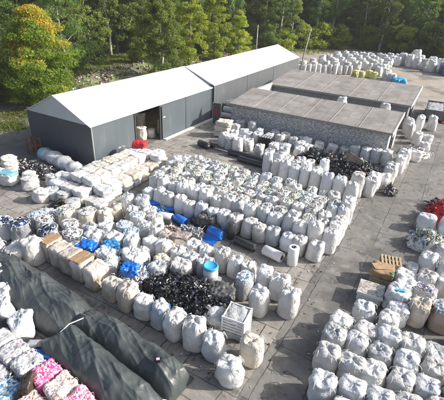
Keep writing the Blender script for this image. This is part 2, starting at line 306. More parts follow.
# ------------------------------------------------------------------ mesh helpers
class MB:
    def __init__(s): s.v = []; s.f = []; s.m = []
    def add(s, vs, fs, mi=0):
        k = len(s.v); s.v += [tuple(x) for x in vs]; s.f += [tuple(i + k for i in f) for f in fs]; s.m += [mi] * len(fs)
        return s
    def box(s, c, d, rz=0, mi=0, taper=0, tilt=0):
        x, y, z = (q / 2 for q in d); R = Matrix.Rotation(rz, 3, 'Z') @ Matrix.Rotation(tilt, 3, 'Y'); C_ = Vector(c); t = 1 - taper
        vs = [C_ + R @ Vector((a * x * (t if e > 0 else 1), b * y * (t if e > 0 else 1), e * z)) for e in (-1, 1) for a, b in ((-1, -1), (1, -1), (1, 1), (-1, 1))]
        return s.add(vs, [(3, 2, 1, 0), (4, 5, 6, 7), (0, 1, 5, 4), (1, 2, 6, 5), (2, 3, 7, 6), (3, 0, 4, 7)], mi)
    def tube(s, pts, rad, n=8, mi=0, caps=True):
        pts = [Vector(p) for p in pts]; rad = rad if hasattr(rad, '__len__') else [rad] * len(pts); vs = []; fs = []
        for i, p in enumerate(pts):
            t = (pts[min(i + 1, len(pts) - 1)] - pts[max(i - 1, 0)]).normalized()
            a = t.orthogonal().normalized() if i == 0 else (a - t * a.dot(t)).normalized()
            b = t.cross(a)
            for k in range(n):
                q = 2 * PI * k / n; vs.append(p + (a * math.cos(q) + b * math.sin(q)) * rad[i])
        for i in range(len(pts) - 1):
            for k in range(n):
                j = (k + 1) % n; fs.append((i * n + k, i * n + j, (i + 1) * n + j, (i + 1) * n + k))
        if caps: fs += [tuple(range(n))[::-1], tuple((len(pts) - 1) * n + k for k in range(n))]
        return s.add(vs, fs, mi)
    def mesh(s, name, mats, smooth=False):
        me = D.meshes.new(name); me.from_pydata(s.v, [], s.f)
        mats = mats if isinstance(mats, (list, tuple)) else [mats]
        for m in mats: me.materials.append(M[m] if isinstance(m, str) else m)
        if len(mats) > 1: me.polygons.foreach_set('material_index', s.m)
        if smooth: me.polygons.foreach_set('use_smooth', [True] * len(s.f))
        me.update(); return me
    def obj(s, name, mats, parent=None, smooth=False, loc=None):
        return link(name, s.mesh(name, mats, smooth), parent, loc)

def link(name, me, parent=None, loc=None, rz=0, sc=None):
    o = D.objects.new(name, me); COL.objects.link(o)
    if parent: o.parent = parent
    if loc: o.location = loc
    o.rotation_euler.z = rz
    if sc: o.scale = sc if hasattr(sc, '__len__') else (sc, sc, sc)
    return o
def tag(o, label, cat, group=None, kind=None):
    o['label'] = label; o['category'] = cat
    if group: o['group'] = group
    if kind: o['kind'] = kind
    return o
def thing(name, label, cat, loc, rz=0, group=None, sc=None):
    return tag(link(name, None, None, loc, rz, sc), label, cat, group)
def struct(name, o): o['kind'] = 'structure'; return o
def copytree(r, loc, rz=0, sc=None, label=None, group=None):
    c = r.copy(); COL.objects.link(c); c.location = loc; c.rotation_euler.z = rz
    if sc: c.scale = sc if hasattr(sc, '__len__') else (sc, sc, sc)
    if label: c['label'] = label
    if group: c['group'] = group
    for ch in r.children:
        d = ch.copy(); COL.objects.link(d); d.parent = c
        for g in ch.children:
            e = g.copy(); COL.objects.link(e); e.parent = d
    return c
ORD = ['first', 'second', 'third', 'fourth', 'fifth', 'sixth', 'seventh', 'eighth', 'ninth', 'tenth', 'eleventh', 'twelfth', 'thirteenth',
       'fourteenth', 'fifteenth', 'sixteenth', 'seventeenth', 'eighteenth', 'nineteenth', 'twentieth']
nz3 = lambda x, y, z: noise.noise(Vector((x, y, z)))

# ------------------------------------------------------------------ ground, road, terrain
def sheet(name, poly, z, m):
    b = MB(); b.add([(x, y, z) for x, y in poly], [tuple(range(len(poly)))]); return struct(name, b.obj(name, m))
sheet('ground', [(-420, -60), (330, -60), (330, 420), (-420, 420)], -.03, 'soil')
sheet('dirt_ground', [(-36, 38), (14, 38), (16, 100), (4, 108), (-30, 118), (-41, 96), (-40, 60)], -.018, 'dirt')
sheet('yard', [(-36, -6), (-3.78, -6), (-3.78, 44), (-36, 44)], -.010, 'yard')
sheet('side_yard', [(-44, 2), (-28.5, 2), (-28.5, 27), (-46, 30)], -.006, 'asphalt')
sheet('road', [(-3.80, -6), (6.5, -6), (6.5, 56), (-3.80, 56)], -.002, 'road')

# hill rising behind the forest edge, one sheet
def hills():
    nx, ny = 60, 46; vs = []; fs = []
    for j in range(ny):
        for i in range(nx):
            x = -240 + i * 6; y = 20 + j * 6
            d1 = max(0, -66 - x); d2 = max(0, y - 132 + max(0, x) * .3)
            h = min(26, .30 * max(d1, d2) + .04 * (d1 + d2)) + 1.2 * nz3(x * .03, y * .03, 3)
            vs.append((x, y, -.2 + max(-.3, h) if max(d1, d2) > 0 else -.6))
    for j in range(ny - 1):
        for i in range(nx - 1):
            a = j * nx + i; fs.append((a, a + 1, a + nx + 1, a + nx))
    struct('hills', MB().add(vs, fs).obj('hills', 'soil', smooth=True))
hills()
def hillz(x, y):
    d1 = max(0, -66 - x); d2 = max(0, y - 132 + max(0, x) * .3)
    return min(26, .30 * max(d1, d2) + .04 * (d1 + d2)) - .2 if max(d1, d2) > 0 else 0

def haze():
    m = D.materials.new('haze_air'); m.use_nodes = True; n = m.node_tree.nodes; n.clear(); o = n.new('ShaderNodeOutputMaterial'); v = n.new('ShaderNodeVolumePrincipled')
    v.inputs['Color'].default_value = (.93, .95, .97, 1); v.inputs['Density'].default_value = HZ; v.inputs['Anisotropy'].default_value = .0
    m.node_tree.links.new(v.outputs[0], o.inputs['Volume'])
    b = MB(); b.box((-45, 180, 29.5), (770, 500, 63)); M['haze'] = m; tag(b.obj('haze', 'haze'), 'thin pale haze over the whole yard and forest', 'haze', kind='stuff')
HZ = .0003
haze()
# ------------------------------------------------------------------ trees
def leaves(me_name, P, N, size, mat, rs):
    """thousands of small leaf faces; P centres, N bias direction (outwards)"""
    n = len(P)
    a = rs.normal(size=(n, 3)); a /= np.linalg.norm(a, axis=1)[:, None]
    nn = N + rs.normal(size=(n, 3)) * .8; nn /= np.linalg.norm(nn, axis=1)[:, None]
    u = np.cross(nn, a); u /= np.linalg.norm(u, axis=1)[:, None]; v = np.cross(nn, u)
    s = size * rs.uniform(.6, 1.35, (n, 1)); s2 = s * rs.uniform(.45, .8, (n, 1))
    V = np.stack([P - u * s, P - v * s2 + nn * s * .15, P + u * s, P + v * s2 + nn * s * .15], 1).reshape(-1, 3)
    me = D.meshes.new(me_name)
    me.vertices.add(4 * n); me.vertices.foreach_set('co', V.astype(np.float32).ravel())
    me.loops.add(4 * n); me.loops.foreach_set('vertex_index', np.arange(4 * n, dtype=np.int32))
    me.polygons.add(n); me.polygons.foreach_set('loop_start', np.arange(0, 4 * n, 4, dtype=np.int32))
    me.polygons.foreach_set('loop_total', np.full(n, 4, dtype=np.int32))
    me.materials.append(mat); me.update(calc_edges=True); return me

def tree_meshes(seed, h, r, base, kind, nclump, nleaf, lsize, bark='bark', cone=.5, thin=1.0, clump=1.0, two=False):
    rs = np.random.RandomState(seed); rd = random.Random(seed)
    t = MB(); pts = []; k = 8
    lean = (rd.uniform(-.05, .05), rd.uniform(-.05, .05))
    for i in range(k):
        q = i / (k - 1); pts.append((lean[0] * h * q + .12 * math.sin(i * 1.7 + seed), lean[1] * h * q + .12 * math.cos(i * 1.3 + seed), h * .93 * q))
    r0 = .018 * h * thin + .05
    t.tube(pts, [r0 * (1.25 if i == 0 else 1) * (1 - .88 * i / (k - 1)) for i in range(k)], 7)
    C_ = []
    for c in range(nclump):
        q = rd.random() ** .85; z = base + (h - base) * q
        env = r * (math.sin(PI * min(1, (q * .88 + .12)) ** (1 - .35 * cone)) ** .65) * (1 - cone * q * .55)
        ang = rd.uniform(0, 2 * PI); rr = env * (rd.random() ** .45) * rd.uniform(.75, 1.12)
        cx = lean[0] * z + rr * math.cos(ang); cy = lean[1] * z + rr * math.sin(ang)
        C_.append((cx, cy, z, clump * rd.uniform(.55, 1.15) * (.55 + r * .13)))
    for c in C_[::max(1, nclump // 22)]:
        zb = max(base * .6, c[2] - (.35 + .25 * rd.random()) * math.hypot(c[0], c[1]) - .4); q = zb / h
        p0 = (lean[0] * zb, lean[1] * zb, zb); mid = ((p0[0] + c[0]) / 2, (p0[1] + c[1]) / 2, (zb + c[2]) / 2 + .15)
        t.tube([p0, mid, c[:3]], [r0 * .38 * (1 - .6 * q), r0 * .22 * (1 - .6 * q), .015], 5, caps=False)
    C_ = np.array(C_); wgt = C_[:, 3] ** 2; idx = rs.choice(len(C_), nleaf, p=wgt / wgt.sum())
    d = rs.normal(size=(nleaf, 3)); d /= np.linalg.norm(d, axis=1)[:, None]
    rad = C_[idx, 3:4] * rs.uniform(.25, 1, (nleaf, 1)) ** .5
    P = C_[idx, :3] + d * rad * np.array([1, 1, .62]); P[:, 2] = np.maximum(P[:, 2], .15)
    N = d + np.array([0, 0, .5])
    return t.mesh('trunk', bark, True), leaves('crown', P, N, lsize, LEAF[kind], rs)
PROTO = {}
def proto(key):
    if key not in PROTO:
        kind, var = key
        if kind == 'broad_dark': a = (11, 4.2, 1.2, 'dark', 150, 17000, .14, 'bark', .35, 1.0, .85)
        elif kind == 'broad_mid': a = (11, 3.9, 1.0, 'mid', 150, 16000, .14, 'bark', .35, 1.0, .85)
        elif kind == 'broad_lime': a = (11, 3.2, .8, 'lime', 120, 12000, .13, 'bark', .45, 1.0, .85)
        elif kind == 'birch': a = (12, 2.2, 2.0, 'mid', 90, 8500, .115, 'palebark', .5, .75, .75)
        elif kind == 'tall_pale': a = (15, 2.5, 5.0, 'pale', 80, 8000, .12, 'palebark', .3, .9, .8)
        elif kind == 'thin_pale': a = (12, 3.0, 1.5, 'pale', 140, 11000, .10, 'palebark', .45, .6, .65)
        elif kind == 'bush_lime': a = (3.6, 2.2, .2, 'lime', 60, 6500, .12, 'bark', .2)
        elif kind == 'bush_dark': a = (4, 2.6, .1, 'dark', 60, 7500, .12, 'bark', .2)
        elif kind == 'maple': a = (10.5, 4.7, .3, 'gold', 230, 42000, .115, 'bark', .42, 1.0, .85)
        elif kind == 'poplar': a = (12, 3.3, .6, 'mid', 190, 27000, .11, 'palebark', .4, .8, .8)
        elif kind == 'tall_lime': a = (13, 2.9, .8, 'lime', 160, 15000, .12, 'bark', .35, .8, .75)
        PROTO[key] = tree_meshes(hash(kind) % 1 + sum(map(ord, kind)) + var * 17, *a)
    return PROTO[key]
def tree(kind, var, x, y, sc, label, name='tree', group=None, rz=None, sz=None, z=None):
    tm, cm = proto((kind, var)); rz = rz if rz is not None else (x * 7.3 + y * 3.1) % 6.28
    t = thing(name, label, 'bush' if 'bush' in kind else 'tree', (x, y, hillz(x, y) if z is None else z), rz, group, (sc, sc, sz or sc))
    link('stem' if 'bush' in kind else 'trunk', tm, t); link('crown' if 'bush' not in kind else 'foliage', cm, t); return t

tree('maple', 0, -41.5, 29.5, 1.0, 'broad maple turning yellow and orange left of the white-roofed hall', 'maple_tree', rz=1.2)
tree('maple', 1, -47.5, 26.5, .8, 'lower green and gold tree at the left edge beside the maple', 'maple_tree')
tree('thin_pale', 0, -52.0, 42, 1.28, 'slender grey-green tree with a bare pale trunk right of the yellow maple', 'slender_tree')
tree('poplar', 0, -41.5, 52.0, 1.12, 'full light green poplar close behind the white hall roof', 'poplar_tree')
tree('tall_lime', 0, -43.5, 62.5, 1.12, 'tall tree with a dark brown trunk behind the step in the hall roofs', 'tall_tree')
tree('tall_lime', 1, -43.0, 70.5, 1.10, 'tall yellow-green tree behind the middle of the rear hall roof', 'tall_tree')
tree('broad_lime', 0, -42.5, 79.5, .82, 'rounded yellow-green tree left of the grey post behind the hall', 'round_tree')
tree('thin_pale', 1, -46.5, 100, 1.35, 'thin pale birch-like tree rising beyond the far gable of the hall', 'slender_tree')
tree('birch', 0, -38.5, 100, 1.3, 'narrow light green tree over the far end of the hall', 'birch_tree')
tree('thin_pale', 0, -26, 119, 1.4, 'tall pale-trunked tree above the middle of the rear bag field', 'slender_tree')
tree('birch', 1, -20.5, 117, 1.4, 'narrow pale-stemmed tree above the right end of the rear bag field', 'birch_tree')
rd = random.Random(5)
for i, (x, y, s_) in enumerate([(-37, 112, 1.25), (-34, 117, 1.4), (-28.5, 122, 1.3), (-23, 125, 1.35), (-17.5, 125, 1.45), (-11.5, 125, 1.3), (-5.5, 124, 1.3), (-.5, 122, 1.35), (4.5, 119, 1.3),
        (-44, 104, 1.3), (-49.5, 90, 1.2), (-53, 81, 1.2), (-56.5, 74, 1.15), (-62.5, 62, 1.1), (-66, 52, 1.15)]):
    tree('tall_pale', i % 3, x, y, s_, '%s pale-stemmed tree with high crown, %s from right' % (('slim', 'slim') [0], ORD[i]), 'slender_tree', 'slim pale-stemmed trees at the forest edge')
# the forest edge, tree by tree, in three depths
edge = [(-66, 18), (-68, 30), (-69, 42), (-68, 54), (-63, 64), (-59, 74), (-56, 84), (-53, 94), (-49, 104), (-42, 112), (-34, 118), (-26, 124), (-17, 126), (-8, 125), (0, 121), (9, 117), (18, 112)]
kinds = ['broad_dark', 'broad_mid', 'broad_dark', 'broad_mid', 'broad_dark', 'broad_lime', 'broad_dark', 'birch', 'broad_mid']
k = 0
side = ['left behind the maple', 'behind the front hall', 'behind the rear hall', 'beyond the hall end', 'behind the rear bag field', 'at the far right']
for depth, (off, step) in enumerate(((0, 5.6), (8, 6.5), (17, 8))):
    L_ = []
    for i in range(len(edge) - 1):
        a, b = Vector(edge[i]), Vector(edge[i + 1]); n_ = max(1, round((b - a).length / step))
        for j in range(n_): L_.append(a.lerp(b, j / n_))
    for i, p in enumerate(L_):
        a = i / len(L_); ang = math.radians(180 - 95 * min(1, max(0, (a - .1) / .75)))
        x = p.x + math.cos(ang) * off + rd.uniform(-1.6, 1.6); y = p.y + math.sin(ang) * off + rd.uniform(-1.6, 1.6)
        if y > 106: y += 8 + 2 * depth
        kd = kinds[(k * 5 + depth) % len(kinds)]; k += 1
        if x < -45 and kd == 'broad_dark' and rd.random() < .35: kd = 'broad_mid'
        sname = side[min(5, int(a * 6))]
        desc = {'broad_dark': 'dark green broadleaf', 'broad_mid': 'mid green broadleaf', 'broad_lime': 'yellow-green broadleaf', 'birch': 'narrow light green birch'}[kd]
        s = rd.uniform(1.15, 1.5) * (1 + .1 * depth)
        tree(kd, rd.randrange(2), x, y, s, '%s in the %s tree line, %s' % (desc, ['front', 'second', 'rear'][depth], sname),
             'birch_tree' if kd == 'birch' else 'broadleaf_tree', 'forest trees %s line %s' % (['front', 'second', 'rear'][depth], sname))
# bushes along the edge
for i, (x, y, kd, s) in enumerate([(-30, 113, 'bush_lime', 1.5), (-34, 109, 'bush_lime', 1.7), (-37.5, 105, 'bush_lime', 1.5), (-24, 117, 'bush_lime', 1.6), (-19, 119, 'bush_lime', 1.2),
        (-40, 98, 'bush_lime', 1.3), (-41, 91, 'bush_dark', 1.1), (-14, 116, 'bush_lime', 1.7), (-8, 114, 'bush_dark', 1.9), (-2.5, 112, 'bush_lime', 1.8), (3, 108.5, 'bush_dark', 1.7), (8, 105, 'bush_lime', 1.7),
        (-11, 118, 'bush_dark', 2.0), (-5, 117, 'bush_lime', 1.9), (0, 115, 'bush_dark', 2.2), (-56, 47, 'bush_dark', 1.0), (-57, 52, 'bush_dark', .9), (-53, 59, 'bush_lime', .8), (-50, 78, 'bush_dark', 1.1),
        (-46, 87, 'bush_lime', 1.1), (-53, 36, 'bush_dark', 1.1), (-45, 34, 'bush_lime', .6), (-50, 31, 'bush_dark', .9), (-46.5, 22, 'bush_lime', .7), (-43.5, 19, 'bush_dark', .55), (-17, 121, 'bush_lime', 1.7)]):
    where = 'behind the rear bag field' if x > -40 and x < -16 else ('behind the far right bags' if x >= -16 else ('beyond the hall end' if y > 80 else 'at the forest edge behind the halls'))
    tree(kd, i % 2, x, y, s, '%s bush, %s from the left among bushes %s' % ('yellow-green' if 'lime' in kd else 'dark green', ORD[i % 20], where), 'bush',
         'bushes ' + where)
def tree_label_fix():
    seen = {}
    for o in [q for q in D.objects if q.name.startswith('bush') and not q.parent and 'label' in q]:
        seen.setdefault(o['group'], []).append(o)
    for g, os_ in seen.items():
        os_.sort(key=lambda o: tuple((cam.matrix_world.inverted() @ o.location))[0] / -(cam.matrix_world.inverted() @ o.location).z)
        for i, o in enumerate(os_):
            o['label'] = '%s bush, %s from left of those %s' % (o['label'].split(' bush')[0], ORD[i], g[7:])
bpy.context.view_layer.update()
def slim_labels():
    inv = cam.matrix_world.inverted(); os_ = [o for o in D.objects if o.get('group') == 'slim pale-stemmed trees at the forest edge']
    os_.sort(key=lambda o: (inv @ o.location).x / -(inv @ o.location).z)
    for i, o in enumerate(os_): o['label'] = 'slim pale-stemmed tree with high crown, %s from left along the forest edge' % ORD[i]
slim_labels()
tree_label_fix()
def forest_labels():
    g = {}
    for o in D.objects:
        if o.get('group', '').startswith('forest trees'): g.setdefault(o['label'], []).append(o)
    inv = cam.matrix_world.inverted()
    for lb, os_ in g.items():
        if len(os_) > 1:
            os_.sort(key=lambda o: (inv @ o.location).x / -(inv @ o.location).z)
            for i, o in enumerate(os_): o['label'] = lb + ', ' + ORD[i] + ' from left'
forest_labels()

# grass strip and weeds
def grass(name, areas, n, size, label, seed):
    rs = np.random.RandomState(seed); P = []
    for (cx, cy, rx, ry, wgt) in areas:
        m = int(n * wgt); a = rs.normal(size=(m, 2)) * .5; P.append(np.stack([cx + a[:, 0] * rx, cy + a[:, 1] * ry, rs.uniform(.0, size * 1.3, m)], 1))
    P = np.concatenate(P); N = np.tile(np.array([.2, .2, .5]), (len(P), 1))
    o = link(name, leaves(name, P, N, size, M['grass'], rs)); tag(o, label, 'grass', kind='stuff')
grass('grass', [(-58, 50, 7, 14, .4), (-53, 66, 6, 12, .22), (-49, 80, 5, 14, .16), (-40, 104, 8, 7, .1), (-46, 36, 4, 5, .12)], 42000, .22, 'rough green and yellow grass along the foot of the forest', 2)
grass('weeds', [(-37.5, 22.5, 1.8, 1.4, .35), (-34.5, 17.5, .8, .6, .2), (-40.5, 25.5, 2, 2, .35), (-29.7, 16.6, .5, .25, .1)], 3200, .11, 'patches of green weeds on the dark ground left of the hall', 3)

# rubble bank behind the halls
def rubble():
    r = random.Random(8); b = MB()
    def hf(s, t): return max(0, (1 - abs(t) ** 2) * (.9 + .7 * nz3(s * .25, t * 1.5, 7)) )
    A = [(-41, 34), (-46, 40), (-49.5, 48), (-49, 58), (-46.5, 68), (-44.5, 78), (-42, 88)]
    cum = []
    for i in range(len(A) - 1):
        a, c = Vector(A[i]), Vector(A[i + 1])
        for j in range(10): cum.append((a.lerp(c, j / 10), (c - a).normalized()))
    vs = []; fs = []; nt_ = 9
    for i, (p, d) in enumerate(cum):
        nrm = Vector((-d.y, d.x))
        for j in range(nt_):
            t = j / (nt_ - 1) * 2 - 1; q = p + nrm * t * 2.6; vs.append((q.x, q.y, hf(i, t) * .9 - .03))
    for i in range(len(cum) - 1):
        for j in range(nt_ - 1): a = i * nt_ + j; fs.append((a, a + 1, a + nt_ + 1, a + nt_))
    b.add(vs, fs, 0)
    for i in range(1500):
        p, d = r.choice(cum); t = r.uniform(-1.1, 1.1); nrm = Vector((-d.y, d.x)); q = p + nrm * t * 2.6 + d * r.uniform(-.5, .5)
        s = r.uniform(.08, .42)
        b.box((q.x, q.y, hf(i % 60, t) * .7 + r.uniform(0, .3)), (s * r.uniform(.6, 1.8), s, s * r.uniform(.3, .8)), r.uniform(0, 6), r.choice([0, 0, 1, 1, 2, 3, 4, 5]), .2, r.uniform(-.6, .6))
    tag(b.obj('rubble', ['soil', 'rubble', 'dirt', 's_brown', 's_grey', 'redwood']), 'long bank of mixed rubble, stones and debris behind the hall', 'rubble', kind='stuff')
rubble()

# ------------------------------------------------------------------ the two white-roofed halls
def hall(name, label, cx, cy, Ln, W, e, r, wallm, opening=None, doors=(), seams=(), gable_ang=0):
    t = thing(name, label, 'hall', (cx, cy, 0), 0)
    th = .10
    # long yard-side wall, in panels around the opening
    b = MB(); segs = [(0, Ln)] if not opening else [(0, opening[0]), (opening[1], Ln)]
    for a, c in segs: b.box((-th / 2, (a + c) / 2, e / 2), (th, c - a, e))
    b.obj('side_wall', wallm, t)
    b = MB(); b.box((-W + th / 2, Ln / 2, e / 2), (th, Ln, e)); b.obj('side_wall', wallm, t)
    def endw(y, sgn, nm, mm):
        b = MB(); b.box((-W / 2, y, e / 2), (W - 2 * th - .004, th, e)); b.obj('end_wall', mm, t)
        g = MB(); y0, y1 = y - th / 2, y + th / 2
        g.add([(0, y0, e + .003), (-W, y0, e + .003), (-W / 2, y0, r), (0, y1, e + .003), (-W, y1, e + .003), (-W / 2, y1, r)],
              [(0, 1, 2), (5, 4, 3), (0, 3, 4, 1), (1, 4, 5, 2), (2, 5, 3, 0)])
        g.obj('gable', 'gable', t)
    endw(th / 2, -1, 'front', 'endwall'); endw(Ln - th / 2, 1, 'rear', wallm)
    o_ = .10; b = MB()
    for s in (1, -1):
        x0 = 0 + o_ if s == 1 else -W - o_; sl = (r - e) / (W / 2)
        n_ = 24; xm = -W / 2; ze = e - sl * o_ + .02
        vs = []; fs = []
        for i in range(n_ + 1):
            y = -.12 + (Ln + .14) * i / n_; sag = -.018 if i % 4 else 0
            vs += [(x0, y, ze), ((x0 + xm) / 2, y, (ze + r + .02) / 2 + sag), (xm, y, r + .02)]
        for i in range(n_):
            for j in range(2):
                a = i * 3 + j; q = (a, a + 1, a + 4, a + 3); fs.append(q if s == 1 else q[::-1])
        k0 = len(vs); vs += [(v[0], v[1], v[2] - .05) for v in vs]
        fs2 = [tuple(i + k0 for i in f[::-1]) for f in fs]
        edge_ = [(i * 3, (i + 1) * 3, (i + 1) * 3 + k0, i * 3 + k0) for i in range(n_)]
        ends = [(0, k0, k0 + 1, 1), (1, k0 + 1, k0 + 2, 2), (n_ * 3, n_ * 3 + 1, n_ * 3 + 1 + k0, n_ * 3 + k0), (n_ * 3 + 1, n_ * 3 + 2, n_ * 3 + 2 + k0, n_ * 3 + 1 + k0)]
        b.add(vs, fs + fs2 + edge_ + ends)
    b.obj('roof', 'roof', t, smooth=False)
    for y in seams:
        MB().box((.012, y, e / 2 - .02), (.03, .05, e - .08)).obj('seam_strip', 'seam', t)
    MB().box((.02, Ln / 2, e - .10), (.05, Ln, .07)).obj('eaves_rail', 'steel', t) if not opening else None
    MB().box((.02, .06, e / 2 - .03), (.06, .09, e - .06)).obj('corner_post', 'steel', t)
    for (y0, y1) in doors:
        dd = MB().box((.07, (y0 + y1) / 2, e / 2 - .1), (.05, y1 - y0, e - .3)).obj('sliding_door', wallm, t)
        MB().box((.105, y0 + .05, e / 2 - .1), (.025, .07, e - .3)).obj('edge_trim', 'seam', dd)
        MB().box((.11, y0 + .35, e * .62), (.03, .34, .10)).obj('handle', 'whitepaint', dd)
    if opening:
        for y in opening: MB().box((-.0, y, e / 2), (.16, .10, e - .02)).obj('door_frame', 'seam', t)
        MB().box((-3, (opening[0] + opening[1]) / 2, .006), (5.7, 7, .01)).obj('floor', 'asphalt', t)
        # inner lining seen through the opening
        MB().box((-4.6, (opening[0] + opening[1]) / 2, e / 2 - .05), (.06, 9, e - .2)).obj('inner_wall', 'shedwall2', t)
    return t
hall('storage_hall', 'front hall with dark walls, open doorway and bright white pitched roof', -23.15, 20.1, 17.6, 7.5, 3.42, 5.2, 'wall',
     opening=(4.9, 8.3), doors=((8.5, 12.2),), seams=(12.5, 17.3))
hall('storage_hall', 'rear hall with lighter grey walls and white roof, behind the front hall', -22.95, 37.72, 25.6, 7.6, 3.68, 5.2, 'wall2', seams=(8, 16)).rotation_euler.x = math.radians(.55)
# low concrete kerb along the hall foot
for (y0, y1, lb) in ((28.6, 37.4, 'pale concrete strip at the foot of the sliding doors'),):
    tag(MB().box((-22.8, (y0 + y1) / 2, .03), (.4, y1 - y0, .08)).obj('concrete_sill', 'paperscrap'), lb, 'sill')
# free-standing panel with a red notice between hall and shed
t = thing('fence_panel', 'narrow grey panel with a red notice beside the hall corner', 'panel', (-21.6, 36.2, 0), .15)
MB().box((0, 0, 1.1), (.9, .07, 2.2)).obj('board', 'wall2', t); MB().box((.0, -.045, 1.2), (.34, .02, .62)).obj('notice', 'red', t)
for x in (-.48, .48): MB().box((x, 0, 1.13), (.06, .09, 2.26)).obj('post', 'steel', t)

# ------------------------------------------------------------------ the two grey sheds
def shed(name, label, x0, x1, y0, y1, z0, z1, wallm, seams):
    t = thing(name, label, 'shed', (x0, y0, 0)); W = x1 - x0; Dp = y1 - y0; th = .22
    def wallpoly(pts, y, yy):  # extruded polygon in XZ
        n_ = len(pts); b = MB()
        b.add([(x, y, z) for x, z in pts] + [(x, yy, z) for x, z in pts], [tuple(range(n_)), tuple(range(2 * n_ - 1, n_ - 1, -1))] + [((i + 1) % n_, i, i + n_, (i + 1) % n_ + n_) for i in range(n_)]); return b
    MB().box((W / 2, th / 2, z0 / 2), (W, th, z0)).obj('front_wall', wallm, t)
    MB().box((W / 2, Dp - th / 2, z1 / 2), (W, th, z1)).obj('back_wall', wallm, t)
    zi0 = z0 + (z1 - z0) * th / Dp; zi1 = z1 - (z1 - z0) * th / Dp
    def side(x, xx, ya, yb, nm):
        za = z0 + (z1 - z0) * ya / Dp; zb = z0 + (z1 - z0) * yb / Dp
        b = MB(); b.add([(x, ya, 0), (xx, ya, 0), (xx, yb, 0), (x, yb, 0), (x, ya, za), (xx, ya, za), (xx, yb, zb), (x, yb, zb)],
                        [(3, 2, 1, 0), (4, 5, 6, 7), (0, 1, 5, 4), (1, 2, 6, 5), (2, 3, 7, 6), (3, 0, 4, 7)]); b.obj(nm, wallm, t)
    side(0, th, th + .003, Dp - th - .003, 'side_wall')
    side(W - th, W, th + .003, Dp * .24, 'side_wall'); side(W - th, W, Dp * .74, Dp - th - .003, 'side_wall')
    sl = (z1 - z0) / Dp; b = MB(); o_ = .22; rt = .09
    ya, yb = -o_, Dp + o_; za, zb = z0 - sl * o_ + .003, z1 + sl * o_ + .003; xa, xb = -o_, W + o_
    b.add([(xa, ya, za), (xb, ya, za), (xb, yb, zb), (xa, yb, zb), (xa, ya, za + rt), (xb, ya, za + rt), (xb, yb, zb + rt), (xa, yb, zb + rt)],
          [(3, 2, 1, 0), (4, 5, 6, 7), (0, 1, 5, 4), (1, 2, 6, 5), (2, 3, 7, 6), (3, 0, 4, 7)]); rf = b.obj('roof', 'feltroof', t)
    for s in seams:
        b = MB(); x = s * W; h_ = .035
        b.add([(x - .035, ya + .01, za + rt), (x + .035, ya + .01, za + rt), (x + .035, yb - .01, zb + rt), (x - .035, yb - .01, zb + rt),
               (x - .02, ya + .02, za + rt + h_), (x + .02, ya + .02, za + rt + h_), (x + .02, yb - .02, zb + rt + h_), (x - .02, yb - .02, zb + rt + h_)],
              [(4, 5, 6, 7), (0, 1, 5, 4), (1, 2, 6, 5), (2, 3, 7, 6), (3, 0, 4, 7)]); b.obj('seam_batten', 'felt_seam', rf)
    MB().box((W / 2, -o_ - .035, za + .03), (W + 2 * o_, .06, .2)).obj('eaves_board', 'felt_seam', t)
    b = MB(); x = xb + .04
    b.add([(x - .035, ya, za - .25), (x + .035, ya, za - .25), (x + .035, yb, zb - .25), (x - .035, yb, zb - .25), (x - .035, ya, za + .12), (x + .035, ya, za + .12), (x + .035, yb, zb + .12), (x - .035, yb, zb + .12)],
          [(3, 2, 1, 0), (4, 5, 6, 7), (0, 1, 5, 4), (1, 2, 6, 5), (2, 3, 7, 6), (3, 0, 4, 7)]); b.obj('verge_board', 'whitepaint', t)
    MB().box((W / 2, Dp / 2, .01), (W - 2 * th - .02, Dp - 2 * th - .02, .02)).obj('floor', 'asphalt', t)
    return t
shed('block_shed', 'near low shed with stone block wall and seamed grey sloping roof', -19.75, -3.95, 36, 41.1, 2.5, 3.1, 'block', (.16, .33, .5, .66, .83))
shed('grey_shed', 'far low shed with plain grey wall and seamed grey sloping roof', -20.3, -3.95, 47, 54.6, 2.62, 3.35, 'shedwall2', (.2, .4, .6, .8))
# link wall between sheds, in blocks
tag(MB().box((-20.1, 44, 1.45), (.25, 5.6, 2.9)).obj('block_wall', 'block'), 'short pale block wall joining the two sheds beside the hall', 'wall')

